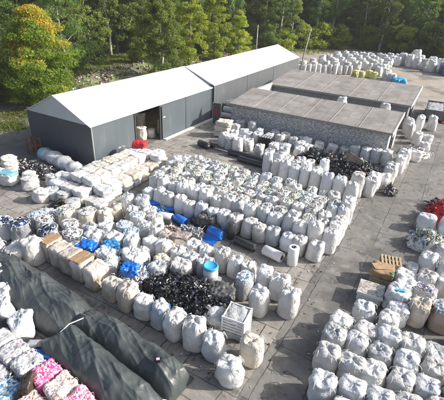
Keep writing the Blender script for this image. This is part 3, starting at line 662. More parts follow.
# ------------------------------------------------------------------ bulk bags
def sack_mesh(seed, top, w=.9, h=1.2, mat='white', lump=1.0, p=3.0):
    r = random.Random(seed); n = 40; ns = 12; ox, oy, oz = (r.uniform(-50, 50) for _ in range(3))
    kf = r.randint(5, 9); ph = [r.uniform(0, 6.28) for _ in range(4)]; lx, ly = r.uniform(-.06, .06), r.uniform(-.06, .06)
    asp = r.uniform(.93, 1.07); ear = [r.uniform(-.3, 1) for _ in range(4)]; tx, ty = r.uniform(-.10, .10), r.uniform(-.10, .10); vs = []; fs = []; rows = []
    def sup(th, pp): return 1 / ((abs(math.cos(th)) ** pp + abs(math.sin(th)) ** pp) ** (1 / pp))
    def ring(rs_, z, t, pleat, pp, wob):
        idx = []
        for i in range(n):
            th = 2 * PI * i / n; R_ = w / 2 * rs_ * sup(th, pp) * .93
            cx_, sx_ = math.cos(th), math.sin(th)
            fold = (1 - 3.2 * abs(nz3(cx_ * kf * .33 + ox, sx_ * kf * .33 + oy, z * .7 + rs_))) * .6 + (1 - 3 * abs(nz3(cx_ * kf * .8 + oz, sx_ * kf * .8 + ox, z * 1.1 - rs_))) * .35
            R_ *= 1 + .035 * fold * t * lump
            x, y = R_ * math.cos(th) * asp, R_ * math.sin(th) / asp
            nn = nz3(x * 2.2 + ox, y * 2.2 + oy, z * 2 + oz) * .09 + nz3(x * 5 + ox, y * 5 + oy, z * 4 + oz) * .045
            k_ = 1 + nn * lump * wob / max(.2, w)
            zz = z + pleat * (fold * .45 + .9 * nz3(x * 3.5 + oy, y * 3.5 + oz, ox) + .9 * (.35 - abs(nz3(x * 5.5 + oz, y * 5.5 + ox, 3)) * 1.6)) + (wob > 0) * .03 * nz3(x * 3, y * 3 + oz, z)
            if pleat:
                e_ = sum(ear[q] * max(0, math.cos(th - PI / 4 - q * PI / 2)) ** 10 for q in range(4))
                zz += (.10 * e_ * rs_ + tx * x + ty * y) * (1 if top != 'o' else .4)
            idx.append(len(vs)); vs.append((x * k_ + lx * z, y * k_ + ly * z, max(0, zz) if z > .02 else 0))
        rows.append(idx)
    for j in range(ns + 1):
        t = j / ns; z = h * .9 * t; bul = .93 + .11 * math.sin(PI * (t * .8 + .1)) - (.03 * t ** 6 if top != 'o' else 0)
        if j == 0: bul -= .06
        ring(bul, z, .3 + .9 * t, 0, p - .7 * t, 1 if j else .2)
    if top == 'o':
        ring(.94, h * .97, 1.5, .03, 2.4, .8); ring(.99, h * 1.0, 2, .05, 2.4, .6); ring(.90, h * 1.0, 2, .05, 2.4, .6)
        ring(.80, h * .93, 1, .02, 2.4, .5); ring(.5, h * .88, 1, .0, 2.2, .3); ring(.05, h * .88, 0, 0, 2, 0)
    else:
        ring(.93, h * .955, 1.2, .03, 2.7, 1); ring(.82, h * .99, 1.5, .06, 2.5, 1); ring(.66, h * 1.01, 1.6, .09, 2.4, 1); ring(.46, h * 1.02, 1.4, .11, 2.2, 1)
        if top == 't':
            ring(.28, h * 1.04, 1, .08, 2, .8); ring(.13, h * 1.07, 1, .02, 2, 0); ring(.09, h * 1.11, 2, 0, 2, 0); ring(.20, h * 1.17, 4, .04, 2, 0); ring(.12, h * 1.15, 4, .0, 2, 0); ring(.03, h * 1.11, 0, 0, 2, 0)
        elif top == 'h':
            ring(.30, h * 1.03, 1.8, .12, 2, 2.5); ring(.22, h * 1.04, 4, .10, 2, 2.5); ring(.14, h * .98, 5, .04, 2, 2); ring(.08, h * .9, 3, 0, 2, 0); ring(.02, h * .88, 0, 0, 2, 0)
        else:
            ring(.28, h * 1.0, 1.4, .14, 2, 1); ring(.13, h * .99, 1, .13, 2, .5); ring(.03, h * .97, 0, .05, 2, 0)
    for j in range(len(rows) - 1):
        for i in range(n): k_ = (i + 1) % n; fs.append((rows[j][i], rows[j][k_], rows[j + 1][k_], rows[j + 1][i]))
    fs.append(tuple(rows[0][::-1])); fs.append(tuple(rows[-1]))
    return MB().add(vs, fs).mesh('sack', mat, True)

def bits(b, cx, cy, cz, rx, ry, n, size, nm, r, dome=.15, wts=None, steep=1.0):
    """crumpled scraps: bent little sheets piled on a dome"""
    for i in range(n):
        a = r.uniform(0, 2 * PI); q = r.random() ** .5; x = cx + rx * q * math.cos(a); y = cy + ry * q * math.sin(a)
        z = cz + dome * (1 - q * q) + r.uniform(-.02, .06) * steep
        s = size * r.uniform(.5, 1.5); R_ = Matrix.Rotation(r.uniform(0, 6.28), 3, 'Z') @ Matrix.Rotation(r.uniform(-.9, .9), 3, 'X') @ Matrix.Rotation(r.uniform(-.9, .9), 3, 'Y')
        bd = r.uniform(-.5, .8) * s; wd = s * r.uniform(.18, .8)
        pts = [(-s, -wd, 0), (0, -wd * r.uniform(.5, 1.1), bd), (s, -wd, r.uniform(-.3, .3) * s), (s, wd, 0), (0, wd * r.uniform(.5, 1.1), bd * .7), (-s, wd, r.uniform(-.3, .3) * s)]
        P_ = Vector((x, y, z)); b.add([P_ + R_ @ Vector(p) for p in pts], [(0, 1, 4, 5), (1, 2, 3, 4)], r.choices(range(nm), wts)[0])

def ribbons(b, cx, cy, cz, n, ln, wd, nm, r, wts, hf=None, rx=1, ry=1):
    """tangled strips of film: short bent ribbons draped over the pile"""
    for i in range(n):
        u, v = r.uniform(-1, 1), r.uniform(-1, 1)
        if abs(u) ** 2.4 + abs(v) ** 2.4 > 1: continue
        a = r.uniform(0, 6.28); el = r.uniform(-.3, .9); p = Vector((cx + u * rx, cy + v * ry, (hf(u, v) if hf else cz) - .03))
        w_ = wd * r.uniform(.4, 1.6); k = r.randint(3, 5); st = ln * r.uniform(.4, 1.5) / k; L_ = []
        tw = r.uniform(0, 3.1)
        for j in range(k + 1):
            sd = Vector((-math.sin(a) * math.cos(tw), math.cos(a) * math.cos(tw), math.sin(tw))) * w_
            L_ += [p - sd, p + sd]; p = p + Vector((math.cos(a) * math.cos(el), math.sin(a) * math.cos(el), math.sin(el))) * st
            a += r.uniform(-.9, .9); el -= r.uniform(.1, .9); tw += r.uniform(-.7, .7)
        b.add([(q.x, q.y, max(.01, q.z)) for q in L_], [(2 * j, 2 * j + 1, 2 * j + 3, 2 * j + 2) for j in range(k)], r.choices(range(nm), wts)[0])

def contents_mesh(seed, w, h, palette, pk):
    r = random.Random(seed); b = MB(); n = 22
    mats, wts = palette; mats = mats + ['pile_' + pk]; wts = wts + [0]
    vs = []; R_ = [.45, .43, .36, .28, .19, .09, .01]
    for q_, rr in enumerate(R_):
        for i in range(n):
            x, y = w * rr * math.cos(2 * PI * i / n), w * rr * math.sin(2 * PI * i / n)
            vs.append((x, y, h * (.93 if q_ == 0 else .98 + .11 * (1 - (rr / .45) ** 2)) + (.13 * nz3(x * 4 + seed, y * 4, 1) + .09 * nz3(x * 11, y * 11 + seed, 2)) * (q_ > 0)))
    fs = [(q_ * n + i, q_ * n + (i + 1) % n, (q_ + 1) * n + (i + 1) % n, (q_ + 1) * n + i) for q_ in range(len(R_) - 1) for i in range(n)]
    b.add(vs, fs, len(mats) - 1)
    bits(b, 0, 0, h * 1.0, w * .42, w * .42, 60, .045, len(mats), r, .11, wts, 1.0); ribbons(b, 0, 0, h * 1.05, 12, .2, .03, len(mats), r, wts, None, w * .34, w * .34)
    return b.mesh('contents', mats)
PAL_MIX = (['s_white', 's_grey', 's_green', 's_yellow', 's_red', 's_blue', 's_black', 's_brown', 's_clear'], [70, 16, 6, 5, 3, 4, 5, 5, 30])
PAL_GREY = (['s_white', 's_grey', 's_clear', 's_black', 's_brown'], [30, 24, 24, 14, 8])
PAL_COL = (['s_white', 's_grey', 's_green', 's_yellow', 's_red', 's_blue', 's_black'], [70, 24, 13, 9, 5, 5, 8])
LB = {}   # shared loops mesh: four webbing straps
def loop_mesh(i, w, h, m):
    k_ = (i, round(w, 1), m)
    if k_ not in LB:
        a = PI / 4 + i * PI / 2; r = random.Random(i + 9); c = Vector((math.cos(a), math.sin(a), 0)); s = Vector((-c.y, c.x, 0)); R_ = w * .5
        p = [c * R_ * 1.04 + s * .10 + Vector((0, 0, h * .80)), c * R_ * 1.02 + s * .09 + Vector((0, 0, h * .93)), c * (R_ * .90) + s * .05 + Vector((0, 0, h * 1.02)),
             c * (R_ * (.70 + .08 * r.random())) - s * .02 + Vector((0, 0, h * 1.06)), c * R_ * .92 - s * .08 + Vector((0, 0, h * 1.01)), c * R_ * 1.02 - s * .10 + Vector((0, 0, h * .93)), c * R_ * 1.04 - s * .11 + Vector((0, 0, h * .80))]
        LB[k_] = MB().tube(p, .014, 5).mesh('lifting_loop', m, True)
    return LB[k_]
BP = {}
PALS = dict(m=PAL_MIX, g=PAL_GREY, c=PAL_COL)
def bag_proto(top, mat, var, near, pal, big=False):
    """an unplaced bag: (sack mesh, [child (name, mesh)])"""
    k_ = (top, mat, var, near, pal, big)
    if k_ not in BP:
        sd = sum(map(ord, top + mat)) * 31 + var * 7
        me = BP.get(('s', top, mat, var, big)) or sack_mesh(sd, top, mat=mat, lump=1.7 if big else 1.15, p=2.3 if big else 3.0)
        BP[('s', top, mat, var, big)] = me
        ch = []
        if top == 'o':
            cm = BP.get(('c', var, pal)) or contents_mesh(var * 5 + ord(pal), .9, 1.2, PALS[pal], pal); BP[('c', var, pal)] = cm; ch.append(('contents', cm))
        if near:
            for i in range(4): ch.append(('lifting_loop', loop_mesh(i, .9, 1.2, 'blueloop' if var == 3 and mat == 'cool' else 'loop')))
        BP[k_] = (me, ch)
    return BP[k_]
BR = random.Random(77)
NB = [0]; LAST = [None]
PRT = {(1, 8): 'print_red', (1, 7): 'print_red', (1, 2): 'print_red', (0, 3): 'print_grey', (1, 4): 'print_red', (1, 11): 'print_grey', (0, 9): 'print_grey', (0, 6): 'print_red', (1, 13): 'print_grey'}
def bag(x, y, label, top='f', mat='white', w=.9, h=1.2, near=None, pal='m', group=None, rz=None, tilt=None, z=0, big=False, name='bulk_bag'):
    near = y < 17.2 if near is None else near
    var = BR.randrange(9); me, ch = bag_proto(top, mat, var, near, pal, big)
    rz = BR.uniform(-.22, .22) + PI / 2 * BR.randrange(4) if rz is None else rz
    sc = (w / .9 * BR.uniform(.93, 1.06), w / .9 * BR.uniform(.93, 1.06), h / 1.2 * BR.uniform(.9, 1.08))
    if ch:
        t = thing(name, label, 'bulk bag', (x, y, z), rz, group, sc); link('sack', me, t)
        for nme, cm in ch: link(nme, cm, t)
    else:
        t = tag(link(name, me, None, (x, y, z), rz, sc), label, 'bulk bag', group)
    tl = tilt or (BR.gauss(0, .045), BR.gauss(0, .045)); t.rotation_euler.x, t.rotation_euler.y = tl
    NB[0] += 1; LAST[0] = t; return t
LOOK = {'t': 'tied-top', 'f': 'crumple-topped', 'h': 'hollow-necked', 'o': 'open'}
TONE = {'white': 'white', 'cool': 'bluish white', 'dusty': 'dusty', 'cream': 'cream', 'clear': 'translucent grey', 'greyfilm': 'grey', 'beigefilm': 'beige', 'brownfilm': 'brown'}

from mathutils.bvhtree import BVHTree
def add_print(t, colm, zc=.62, wd=.34, lines=3, seed=0):
    """faded printed marks wrapped onto the yard side of a bag"""
    sk = t.data if t.data else [c for c in t.children if c.name.startswith('sack')][0].data
    bv = BVHTree.FromPolygons([v.co for v in sk.vertices], [tuple(p.vertices) for p in sk.polygons]); r = random.Random(seed); b = MB()
    for l_ in range(lines):
        z0 = zc + .11 * (lines / 2 - l_); k = 10; x0 = -wd / 2 * r.uniform(.6, 1); x1 = wd / 2 * r.uniform(.6, 1); ps = []
        for i in range(k + 1):
            for dz in (0, .06):
                h_ = bv.ray_cast(Vector((x0 + (x1 - x0) * i / k, -2, z0 + dz)), Vector((0, 1, 0)))
                if h_[0] is None: return
                ps.append(h_[0] + h_[1] * .006)
        b.add(ps, [(2 * i, 2 * i + 2, 2 * i + 3, 2 * i + 1) for i in range(k) if r.random() < .75])
    t.rotation_euler.z = -.12 + r.uniform(-.15, .1)
    b.obj('printed_mark', colm, t)
# front row, nearest the camera
for i, (x, y, h, w_, tp, m) in enumerate([(-11.35, 9.95, 1.15, .92, 'f', 'dusty'), (-10.3, 9.85, 1.2, .98, 'f', 'dusty'), (-9.25, 9.8, 1.1, .9, 'h', 'white'), (-8.35, 9.75, 1.1, .84, 'f', 'cool'),
        (-7.45, 9.65, 1.28, .92, 'f', 'white'), (-6.45, 9.6, 1.28, .96, 'f', 'white'), (-5.5, 9.65, 1.1, .88, 'f', 'cool')]):
    bag(x, y, '%s %s bag, %s right of the bales in the front row' % (TONE[m], LOOK[tp], ORD[i]), tp, m, w_, h, group='bulk bags of the front row')
bag(-4.35, 8.95, 'slumped white bulk bag tilting over at the near end of the front row', 'f', 'white', 1.0, 1.05, big=True, tilt=(.18, -.12))
bag(-4.15, 10.2, 'white bulk bag with a tan lower half and blue-tinged top at the row end', 'f', 'cream', .92, 1.1)
# brown film-wrapped bales at the left of the front row
def bale_mesh(seed, dx, dy, dz, mat, amp=.03, nseg=9, rnd=.08, strata=0):
    r = random.Random(seed); o = (r.uniform(-50, 50), r.uniform(-50, 50)); vs = []; fs = []; key = {}
    def pt(u, v, ax, s):
        p = [0, 0, 0]; p[ax] = s; p[(ax + 1) % 3] = u; p[(ax + 2) % 3] = v; return p
    n = nseg
    for ax in range(3):
        for s in (-1, 1):
            g = [[0] * (n + 1) for _ in range(n + 1)]
            for i in range(n + 1):
                for j in range(n + 1):
                    p = pt(i / n * 2 - 1, j / n * 2 - 1, ax, s); kk = tuple(round(q, 4) for q in p)
                    if kk not in key:
                        q = Vector(p); m_ = max(abs(c) for c in q); e = 8; L_ = (sum(abs(c) ** e for c in q)) ** (1 / e); q = q / L_
                        P_ = Vector((q.x * dx / 2, q.y * dy / 2, (q.z + 1) * dz / 2))
                        a = nz3(P_.x * 3 + o[0], P_.y * 3 + o[1], P_.z * 3) * amp * 1.6 + nz3(P_.x * 9 + o[1], P_.y * 9, P_.z * 9 + o[0]) * amp
                        if nseg in (14, 22): a += amp * 1.3 * (.3 - abs(nz3(P_.x * 6 + o[0], P_.y * 6 + o[1], P_.z * 6))) * 2 + amp * .7 * (.3 - abs(nz3(P_.x * 14, P_.y * 14 + o[1], P_.z * 14))) * 2
                        if strata: a += strata * math.sin(P_.z / dz * 2 * PI * 3.0 - 1.5)
                        P_ += Vector((q.x, q.y, q.z if q.z > -.8 else 0)) * a
                        key[kk] = len(vs); vs.append(P_)
                    g[i][j] = key[kk]
            for i in range(n):
                for j in range(n):
                    f = (g[i][j], g[i + 1][j], g[i + 1][j + 1], g[i][j + 1]); fs.append(f if s > 0 else f[::-1])
    return MB().add(vs, fs).mesh('bale_body', mat, True)
def straps(parent, dx, dy, dz, n, along='x', m='s_grey', wd=.02):
    for i in range(n):
        q = (i + .5) / n - .5; b = MB()
        if along == 'x':
            x = q * dx; e = .012
            b.tube([(x, -dy / 2 - e, .02), (x, -dy / 2 - e, dz * .96), (x, -dy / 2 * .9, dz + e), (x, dy / 2 * .9, dz + e), (x, dy / 2 + e, dz * .96), (x, dy / 2 + e, .02)], wd / 2, 4)
        else:
            y = q * dy; e = .012
            b.tube([(-dx / 2 - e, y, .02), (-dx / 2 - e, y, dz * .96), (-dx / 2 * .9, y, dz + e), (dx / 2 * .9, y, dz + e), (dx / 2 + e, y, dz * .96), (dx / 2 + e, y, .02)], wd / 2, 4)
        b.obj('strap', m, parent)
GB = 'wrapped bales at the left of the front row'
for i, (x, y, m, cardtop, lb) in enumerate([(-16.1, 10.45, 'brownfilm', True, 'brown film-wrapped bale with a split cardboard top, leftmost of the front row'),
        (-15.25, 10.4, 'beigefilm', False, 'pinkish film-wrapped bale beside the leftmost cardboard-topped bale'),
        (-14.4, 10.3, 'beigefilm', False, 'pinkish film-wrapped bale left of the bale with orange cardboard strips'),
        (-13.5, 10.25, 'beigefilm', True, 'film-wrapped bale topped with orange-brown cardboard strips, near the black tarp'),
        (-12.5, 10.15, 'dusty', False, 'pale-topped brown bale between the cardboard strips and the loose bags')]):
    t = thing('wrapped_bale', lb, 'bale', (x, y, 0), BR.uniform(-.05, .05), GB); link('bale_body', bale_mesh(i + 3, .82, 1.05, 1.18, m, .035), t)
    if cardtop:
        b = MB()
        for q in range(3): b.box((-.26 + q * .26, .0, 1.21 + .01 * q), (.21, .95, .03), BR.uniform(-.05, .05), 0, 0, BR.uniform(-.06, .06))
        b.obj('cardboard_strips', 'card', t)
    straps(t, .82, 1.05, 1.18, 2, 'y', 's_cream', .014)

# second row (its far side borders the paved gap)
for i, (x, y, h, w_, tp, m) in enumerate([(-12.4, 14.5, 1.1, .84, 'f', 'white'), (-11.55, 14.45, 1.1, .84, 'f', 'dusty'), (-9.8, 14.5, 1.1, .84, 'f', 'white'), (-8.95, 14.45, 1.15, .82, 'f', 'white'), (-8.1, 14.5, 1.15, .82, 'h', 'white'),
        (-7.3, 14.5, 1.15, .82, 'f', 'white'), (-6.5, 14.55, 1.12, .8, 'h', 'white'), (-5.65, 14.4, 1.15, .86, 'f', 'cool'), (-4.7, 14.2, 1.28, .95, 'f', 'white'), (-3.95, 13.45, 1.3, .92, 'f', 'white')]):
    bag(x, y, '%s %s bag, %s from left in the row before the paved gap' % (TONE[m], LOOK[tp], ORD[i]), tp, m, w_, h, group='bulk bags of the second row')
bag(-5.1, 12.8, 'white bulk bag with a maroon stain on its top, inside the second row', 'h', 'white', .92, 1.2)
PALS['b'] = (['s_white', 's_blue', 's_clear', 's_cyan'], [60, 16, 14, 10]); PALS['n'] = (['s_navy', 's_black', 's_white', 's_blue'], [40, 30, 18, 12])
PALS['r'] = (['s_white', 's_pink', 's_blue', 's_brown', 's_grey'], [50, 10, 14, 14, 12])
bag(-6.2, 13.35, 'white bulk bag with blue printed scraps across its open top', 'o', 'cool', .85, 1.15, pal='b')
# inner bags between front and second rows
inner = [(-13.35, 14.7, 'f', 'cool'), (-12.0, 13.6, 'f', 'white'), (-11.0, 13.55, 'h', 'white'), (-10.1, 13.6, 'f', 'white'), (-10.5, 12.55, 'f', 'cream'), (-9.3, 13.45, 'f', 'cool'), (-8.45, 13.5, 'h', 'cool'), (-15.1, 15.6, 'f', 'cool'), (-16.1, 16.3, 'f', 'white'), (-15.2, 16.7, 'f', 'cool'),
         (-14.25, 13.85, 'o', 'cool'), (-13.35, 13.6, 'o', 'cool'), (-15.0, 13.3, 'f', 'cool'), (-14.2, 15.1, 'o', 'white'), (-13.3, 15.5, 'f', 'white'), (-12.8, 12.9, 'f', 'white'), (-11.7, 12.5, 'f', 'clear'), (-15.6, 12.7, 'f', 'clear'), (-14.2, 16.1, 'f', 'white'),
         (-16.1, 14.3, 'f', 'cream'), (-17.2, 15.0, 'f', 'white'), (-16.2, 15.3, 'f', 'dusty')]
cnt = {}
for (x, y, tp, m) in sorted(inner):
    row = 'among those beside the blue rolls' if y > 15 else ('among those behind the black heap' if x > -12.2 else 'in the cluster below the white bales')
    i = cnt[row] = cnt.get(row, -1) + 1
    bag(x, y, '%s %s bag, %s from left, %s' % (TONE[m], LOOK[tp], ORD[i], row), tp, m, BR.uniform(.84, .98), BR.uniform(1.0, 1.2), pal='b', group='inner bulk bags ' + row, big=m != 'white')
# mixed scrap bags at the left
for (x, y, tp, m, w_, h, pal, lb) in [(-16.5, 9.75, 'f', 'white', 1.1, 1.25, 'm', 'big rumpled white bag left of the brown cardboard-topped bale'), (-17.35, 9.3, 'f', 'white', 1.15, .9, 'm', 'squat white bag just above the dark tarp at the left'),
        (-18.5, 8.9, 'f', 'cool', 1.05, .9, 'm', 'bluish white bag on the left picture edge above the tarp'), (-18.8, 10.5, 'o', 'greyfilm', 1.15, 1.25, 'n', 'grey and black striped bag of scrap film near the left edge'),
        (-18.3, 11.7, 'o', 'clear', 1.0, 1.1, 'g', 'translucent bag of grey scrap behind the striped bag'), (-17.3, 11.3, 'o', 'greyfilm', 1.0, 1.1, 'n', 'bag overflowing with navy and white film scraps'),
        (-17.9, 13.0, 'o', 'cream', 1.05, 1.1, 'm', 'cream open bag holding tan and navy scraps at the heap edge'), (-15.8, 11.6, 'o', 'clear', 1.1, 1.1, 'g', 'clear bag of silver scrap film behind the film-wrapped bales'),
        (-16.8, 12.3, 'o', 'clear', 1.05, 1.0, 'g', 'clear bag of grey scrap beside the cream open bag'), (-19.8, 10.2, 'o', 'cool', 1.0, 1.1, 'n', 'bag of dark scraps cut by the left picture edge'),
        (-16.9, 13.6, 'o', 'cream', 1.0, 1.05, 'g', 'cream bag with tan folded sheets near the white stacked bales'), (-19.2, 12.0, 'o', 'clear', 1.0, .95, 'b', 'clear bag of blue-white scraps at the far left of the mixed heap')]:
    bag(x, y, lb, tp, m, w_, h, pal=pal, big=True)

for (x, y, tp, m, h, lb) in [(-11.9, 11.9, 'f', 'clear', 1.15, 'clear bag of silvery film right of the bright blue scraps'), (-12.4, 11.0, 'f', 'clear', 1.0, 'clear lumpy bag between blue scraps and the dusty bags'),
        (-14.8, 12.2, 'f', 'clear', 1.1, 'grey translucent bag left behind the bright blue scraps'), (-10.2, 12.0, 'f', 'clear', 1.1, 'clear bag behind the blue and white scrap heap'), (-13.9, 12.7, 'f', 'white', 1.1, 'white bag just behind the bright blue scraps'),
        (-9.4, 12.6, 'f', 'white', 1.15, 'broad white bag at the back of the black film heap'), (-14.7, 11.2, 'f', 'greyfilm', 1.05, 'grey film bag left of the blue scraps beside the film-wrapped bales')]:
    bag(x, y, lb, tp, m, 1.0, h, big=True)
# ------------------------------------------------------------------ scrap heaps
def heap(name, label, cx, cy, rx, ry, h, mats, wts, n, size, seed, rz=0, cat='scrap heap', base=0, pieces=None):
    r = random.Random(seed); t = thing(name, label, cat, (cx, cy, 0), rz); b = MB(); N_ = 84 if rx > 1.2 else 44; vs = []; fs = []
    crk = lambda X, Y: .20 * (.35 - abs(nz3(X * 1.7 + seed, Y * 1.7, 3))) + .13 * (.3 - abs(nz3(X * 3.6, Y * 3.6 + seed, 8))) + .07 * (.3 - abs(nz3(X * 8, Y * 8, seed)))
    hf = lambda u, v: max(0, 1 - (abs(u) ** 2.4 + abs(v) ** 2.4)) ** .6 * h * (.8 + .45 * nz3(u * 2.3 * rx / 2 + seed, v * 2.3 * ry / 2, 1)) + crk(u * rx, v * ry) * min(1, 3 * max(0, 1 - abs(u) ** 3 - abs(v) ** 3))
    for j in range(N_ + 1):
        for i in range(N_ + 1):
            u, v = i / N_ * 2 - 1, j / N_ * 2 - 1
            vs.append((u * rx, v * ry, max(-.005, hf(u, v)) if abs(u) ** 2.4 + abs(v) ** 2.4 < .97 else -.06))
    for j in range(N_):
        for i in range(N_): a = j * (N_ + 1) + i; fs.append((a, a + 1, a + N_ + 2, a + N_ + 1))
    MB().add(vs, fs).obj('heap_base', 'blackplastic' if mats[base] == 's_black' else mats[base], t)
    b = MB()
    n = int(n * .42); size *= .62; ribbons(b, 0, 0, 0, int(n * 1.1), size * 6.5, size * .5, len(mats), r, wts, hf, rx, ry)
    for i in range(n):
        u, v = r.uniform(-1, 1), r.uniform(-1, 1)
        if abs(u) ** 2.4 + abs(v) ** 2.4 > 1: continue
        # material picked by patches so colours cluster
        sel = nz3(u * rx * 1.1 + seed, v * ry * 1.1, 4) * 1.6
        ww = [max(.02, wt * (1 + 1.0 * math.sin(sel * 5 + k_ * 2.1))) for k_, wt in enumerate(wts)]
        bits(b, u * rx, v * ry, hf(u, v), .02, .02, 1, size, len(mats), r, 0, ww, 2)
    b.obj('loose_film', mats, t)
    return t
heap('film_heap', 'glossy heap of black plastic film behind the front row bags', -8.3, 11.3, 2.5, 1.35, 1.15, ['s_black', 's_grey', 's_white', 's_navy'], [93, 3, 1.5, 4], 6500, .11, 3)
heap('film_heap', 'heap of bright blue and silver film scraps behind the wrapped bales', -13.3, 11.45, 1.6, .95, 1.0, ['s_clear', 's_blue', 's_white', 's_navy', 's_black', 's_grey'], [26, 20, 24, 12, 12, 18], 3200, .10, 4)
heap('film_heap', 'heap of blue and white scraps between blue film and black film', -11.0, 11.3, .8, .8, .95, ['s_white', 's_blue', 's_clear', 's_black'], [38, 22, 24, 12], 1400, .09, 5)
heap('film_heap', 'dark plastic heap between the block shed and the tall white bags', -7.4, 31.4, 3.0, 1.9, 1.0, ['s_black', 's_grey', 's_brown', 's_white'], [88, 5, 3, 3], 3600, .15, 6)
heap('film_heap', 'black scrap heap beside the wrapped tube near the hall end wall', -26.4, 16.9, 2.3, 1.0, .55, ['s_black', 's_grey', 's_white', 's_brown'], [66, 12, 12, 10], 1700, .10, 7)
heap('film_heap', 'dark pile with brown sheet and green scraps near the shed wall', -4.9, 32.2, 1.3, 1.3, .7, ['s_black', 's_green', 's_brown', 's_white', 's_grey'], [40, 8, 16, 10, 18], 900, .12, 9)
heap('paper_heap', 'low white and grey litter pile on the cracked road right of the sheds', -1.7, 39.6, 1.2, 1.3, .6, ['s_white', 's_grey', 's_brown'], [54, 28, 12], 800, .12, 11)
heap('paper_heap', 'thin mixed scraps on the ground behind the grey-black left bags', -19.5, 12.8, 1.2, .9, .6, ['s_clear', 's_white', 's_grey', 's_black', 's_brown'], [30, 30, 18, 12, 6], 900, .09, 12)
heap('scrap_heap', 'pile of crimson cloth and film at the right edge', 1.45, 27.0, 1.15, .85, 1.35, ['red', 'red', 's_pink', 's_black'], [60, 20, 6, 12], 900, .11, 13)
heap('scrap_heap', 'overflowing pile of green, yellow and white packaging at the right edge', .9, 23.1, 1.05, .9, 1.1, ['s_white', 's_green', 's_yellow', 's_black', 's_brown', 's_blue'], [38, 16, 12, 16, 10, 5], 1100, .09, 14)
heap('scrap_heap', 'small dark and orange scrap pile above the crimson pile', 1.3, 28.6, .9, .8, .7, ['s_black', 's_yellow', 's_grey', 's_brown'], [50, 8, 18, 20], 500, .11, 15)

for i, (x, y, z, a, sx_, m, lb) in enumerate([(-8.6, 31.9, .35, .3, 1.9, 'blackplastic', 'large crumpled black sheet on the left of the dark plastic heap'), (-6.6, 32.3, .3, 1.2, 1.6, 'blackplastic', 'crumpled black sheet at the back of the dark plastic heap')]):
    tag(link('black_sheet', bale_mesh(140 + i, sx_, sx_ * .7, .6, m, .13, 14), None, (x, y, z), a), lb, 'sheet')
for i, (x, y, z, a, sx_, m, lb) in enumerate([(-14.2, 11.2, .75, .3, .95, 'blue', 'bright blue crumpled film left of the silvery scraps'), (-13.3, 11.9, .75, 1.2, .8, 's_blue', 'blue crumpled film behind the pale-topped bale'),
        (-11.1, 11.0, .75, .5, .75, 'blue', 'bright blue film bundle just left of the black heap'), (-11.4, 11.8, .8, 1.5, .9, 'whiteplastic', 'white crumpled film among blue scraps beside the black heap'), (-12.9, 11.2, .8, .1, .9, 'clear', 'clear film wad between the blue films')]):
    tag(link('film_wad', bale_mesh(150 + i, sx_, sx_ * .75, .45, m, .042, 22), None, (x, y, z), a), lb, 'film wad')
# ------------------------------------------------------------------ middle block of open bags
mr_ = random.Random(21)
for r_, (y, h, x0, x1) in enumerate([(18.2, 1.08, -15.9, -4.35), (19.25, 1.5, -16.3, -3.95), (20.25, 1.3, -16.6, -3.9), (21.2, 1.3, -16.9, -3.9), (22.15, 1.3, -17.1, -3.9), (23.1, 1.3, -17.2, -3.95), (24.05, 1.3, -16.9, -4.1)]):
    n_ = round((x1 - x0) / .85) + 1
    for i in range(n_):
        x = x1 - i * (x1 - x0) / (n_ - 1); inner_ = 2 <= r_ and i >= 2 and i < n_ - 1
        tp = 'o' if inner_ and mr_.random() < .72 else ('f' if mr_.random() < .75 else 'h')
        if r_ >= 5 and mr_.random() < .25: tp = 'f'
        if r_ < 2 and tp == 'h': tp = 't' if mr_.random() < .5 else 'f'
        m = 'cool' if mr_.random() < .33 else 'white'
        hh = h * (1.12 if i == 0 and r_ > 1 else 1) * mr_.uniform(.93, 1.05)
        lbl = '%s %s bag, %s from the road in %s row of the middle block' % (TONE[m], LOOK[tp] if tp != 'o' else 'scrap-filled', ORD[i], ORD[r_])
        bag(x + mr_.uniform(-.06, .06), y + mr_.uniform(-.09, .09), lbl, tp, m, mr_.uniform(.83, .93), hh, pal='c' if mr_.random() < .4 else 'm', near=False, group='bulk bags of the middle block')
        if (r_, i) in PRT: add_print(D.objects[-1] if False else LAST[0], PRT[(r_, i)], .66, .36, 3, i)

# ------------------------------------------------------------------ block behind it, towards the sheds
for i, (x, y, h) in enumerate([(-11.5, 27.6, 1.45), (-10.65, 27.4, 1.4), (-9.8, 26.9, 1.45), (-8.95, 26.8, 1.5), (-8.1, 26.7, 1.5), (-7.2, 26.6, 1.5), (-6.3, 26.5, 1.5), (-5.4, 26.35, 1.5), (-4.45, 26.1, 1.55)]):
    bag(x, y, 'tall white bag, %s from left in the row behind the open-bag block' % ORD[i], 'f', 'white' if i % 3 else 'cool', .88, h, near=False, group='front row of tall bags before the sheds')
for i, (x, y, h) in enumerate([(-11.0, 28.5, 1.3), (-10.1, 28.0, 1.3), (-9.25, 27.8, 1.35), (-8.35, 27.75, 1.35), (-7.45, 27.7, 1.35), (-10.3, 29.2, 1.2), (-9.3, 28.9, 1.3), (-8.4, 28.8, 1.3), (-7.4, 28.9, 1.6)]):
    bag(x, y, 'white bag, %s from left %s' % (ORD[i % 5], 'just behind the tall row of bags' if i < 5 else 'between tall row and black plastic heap'), 'f', 'white' if i % 4 else 'cool', .88, h, near=False, group='bags behind the tall row')
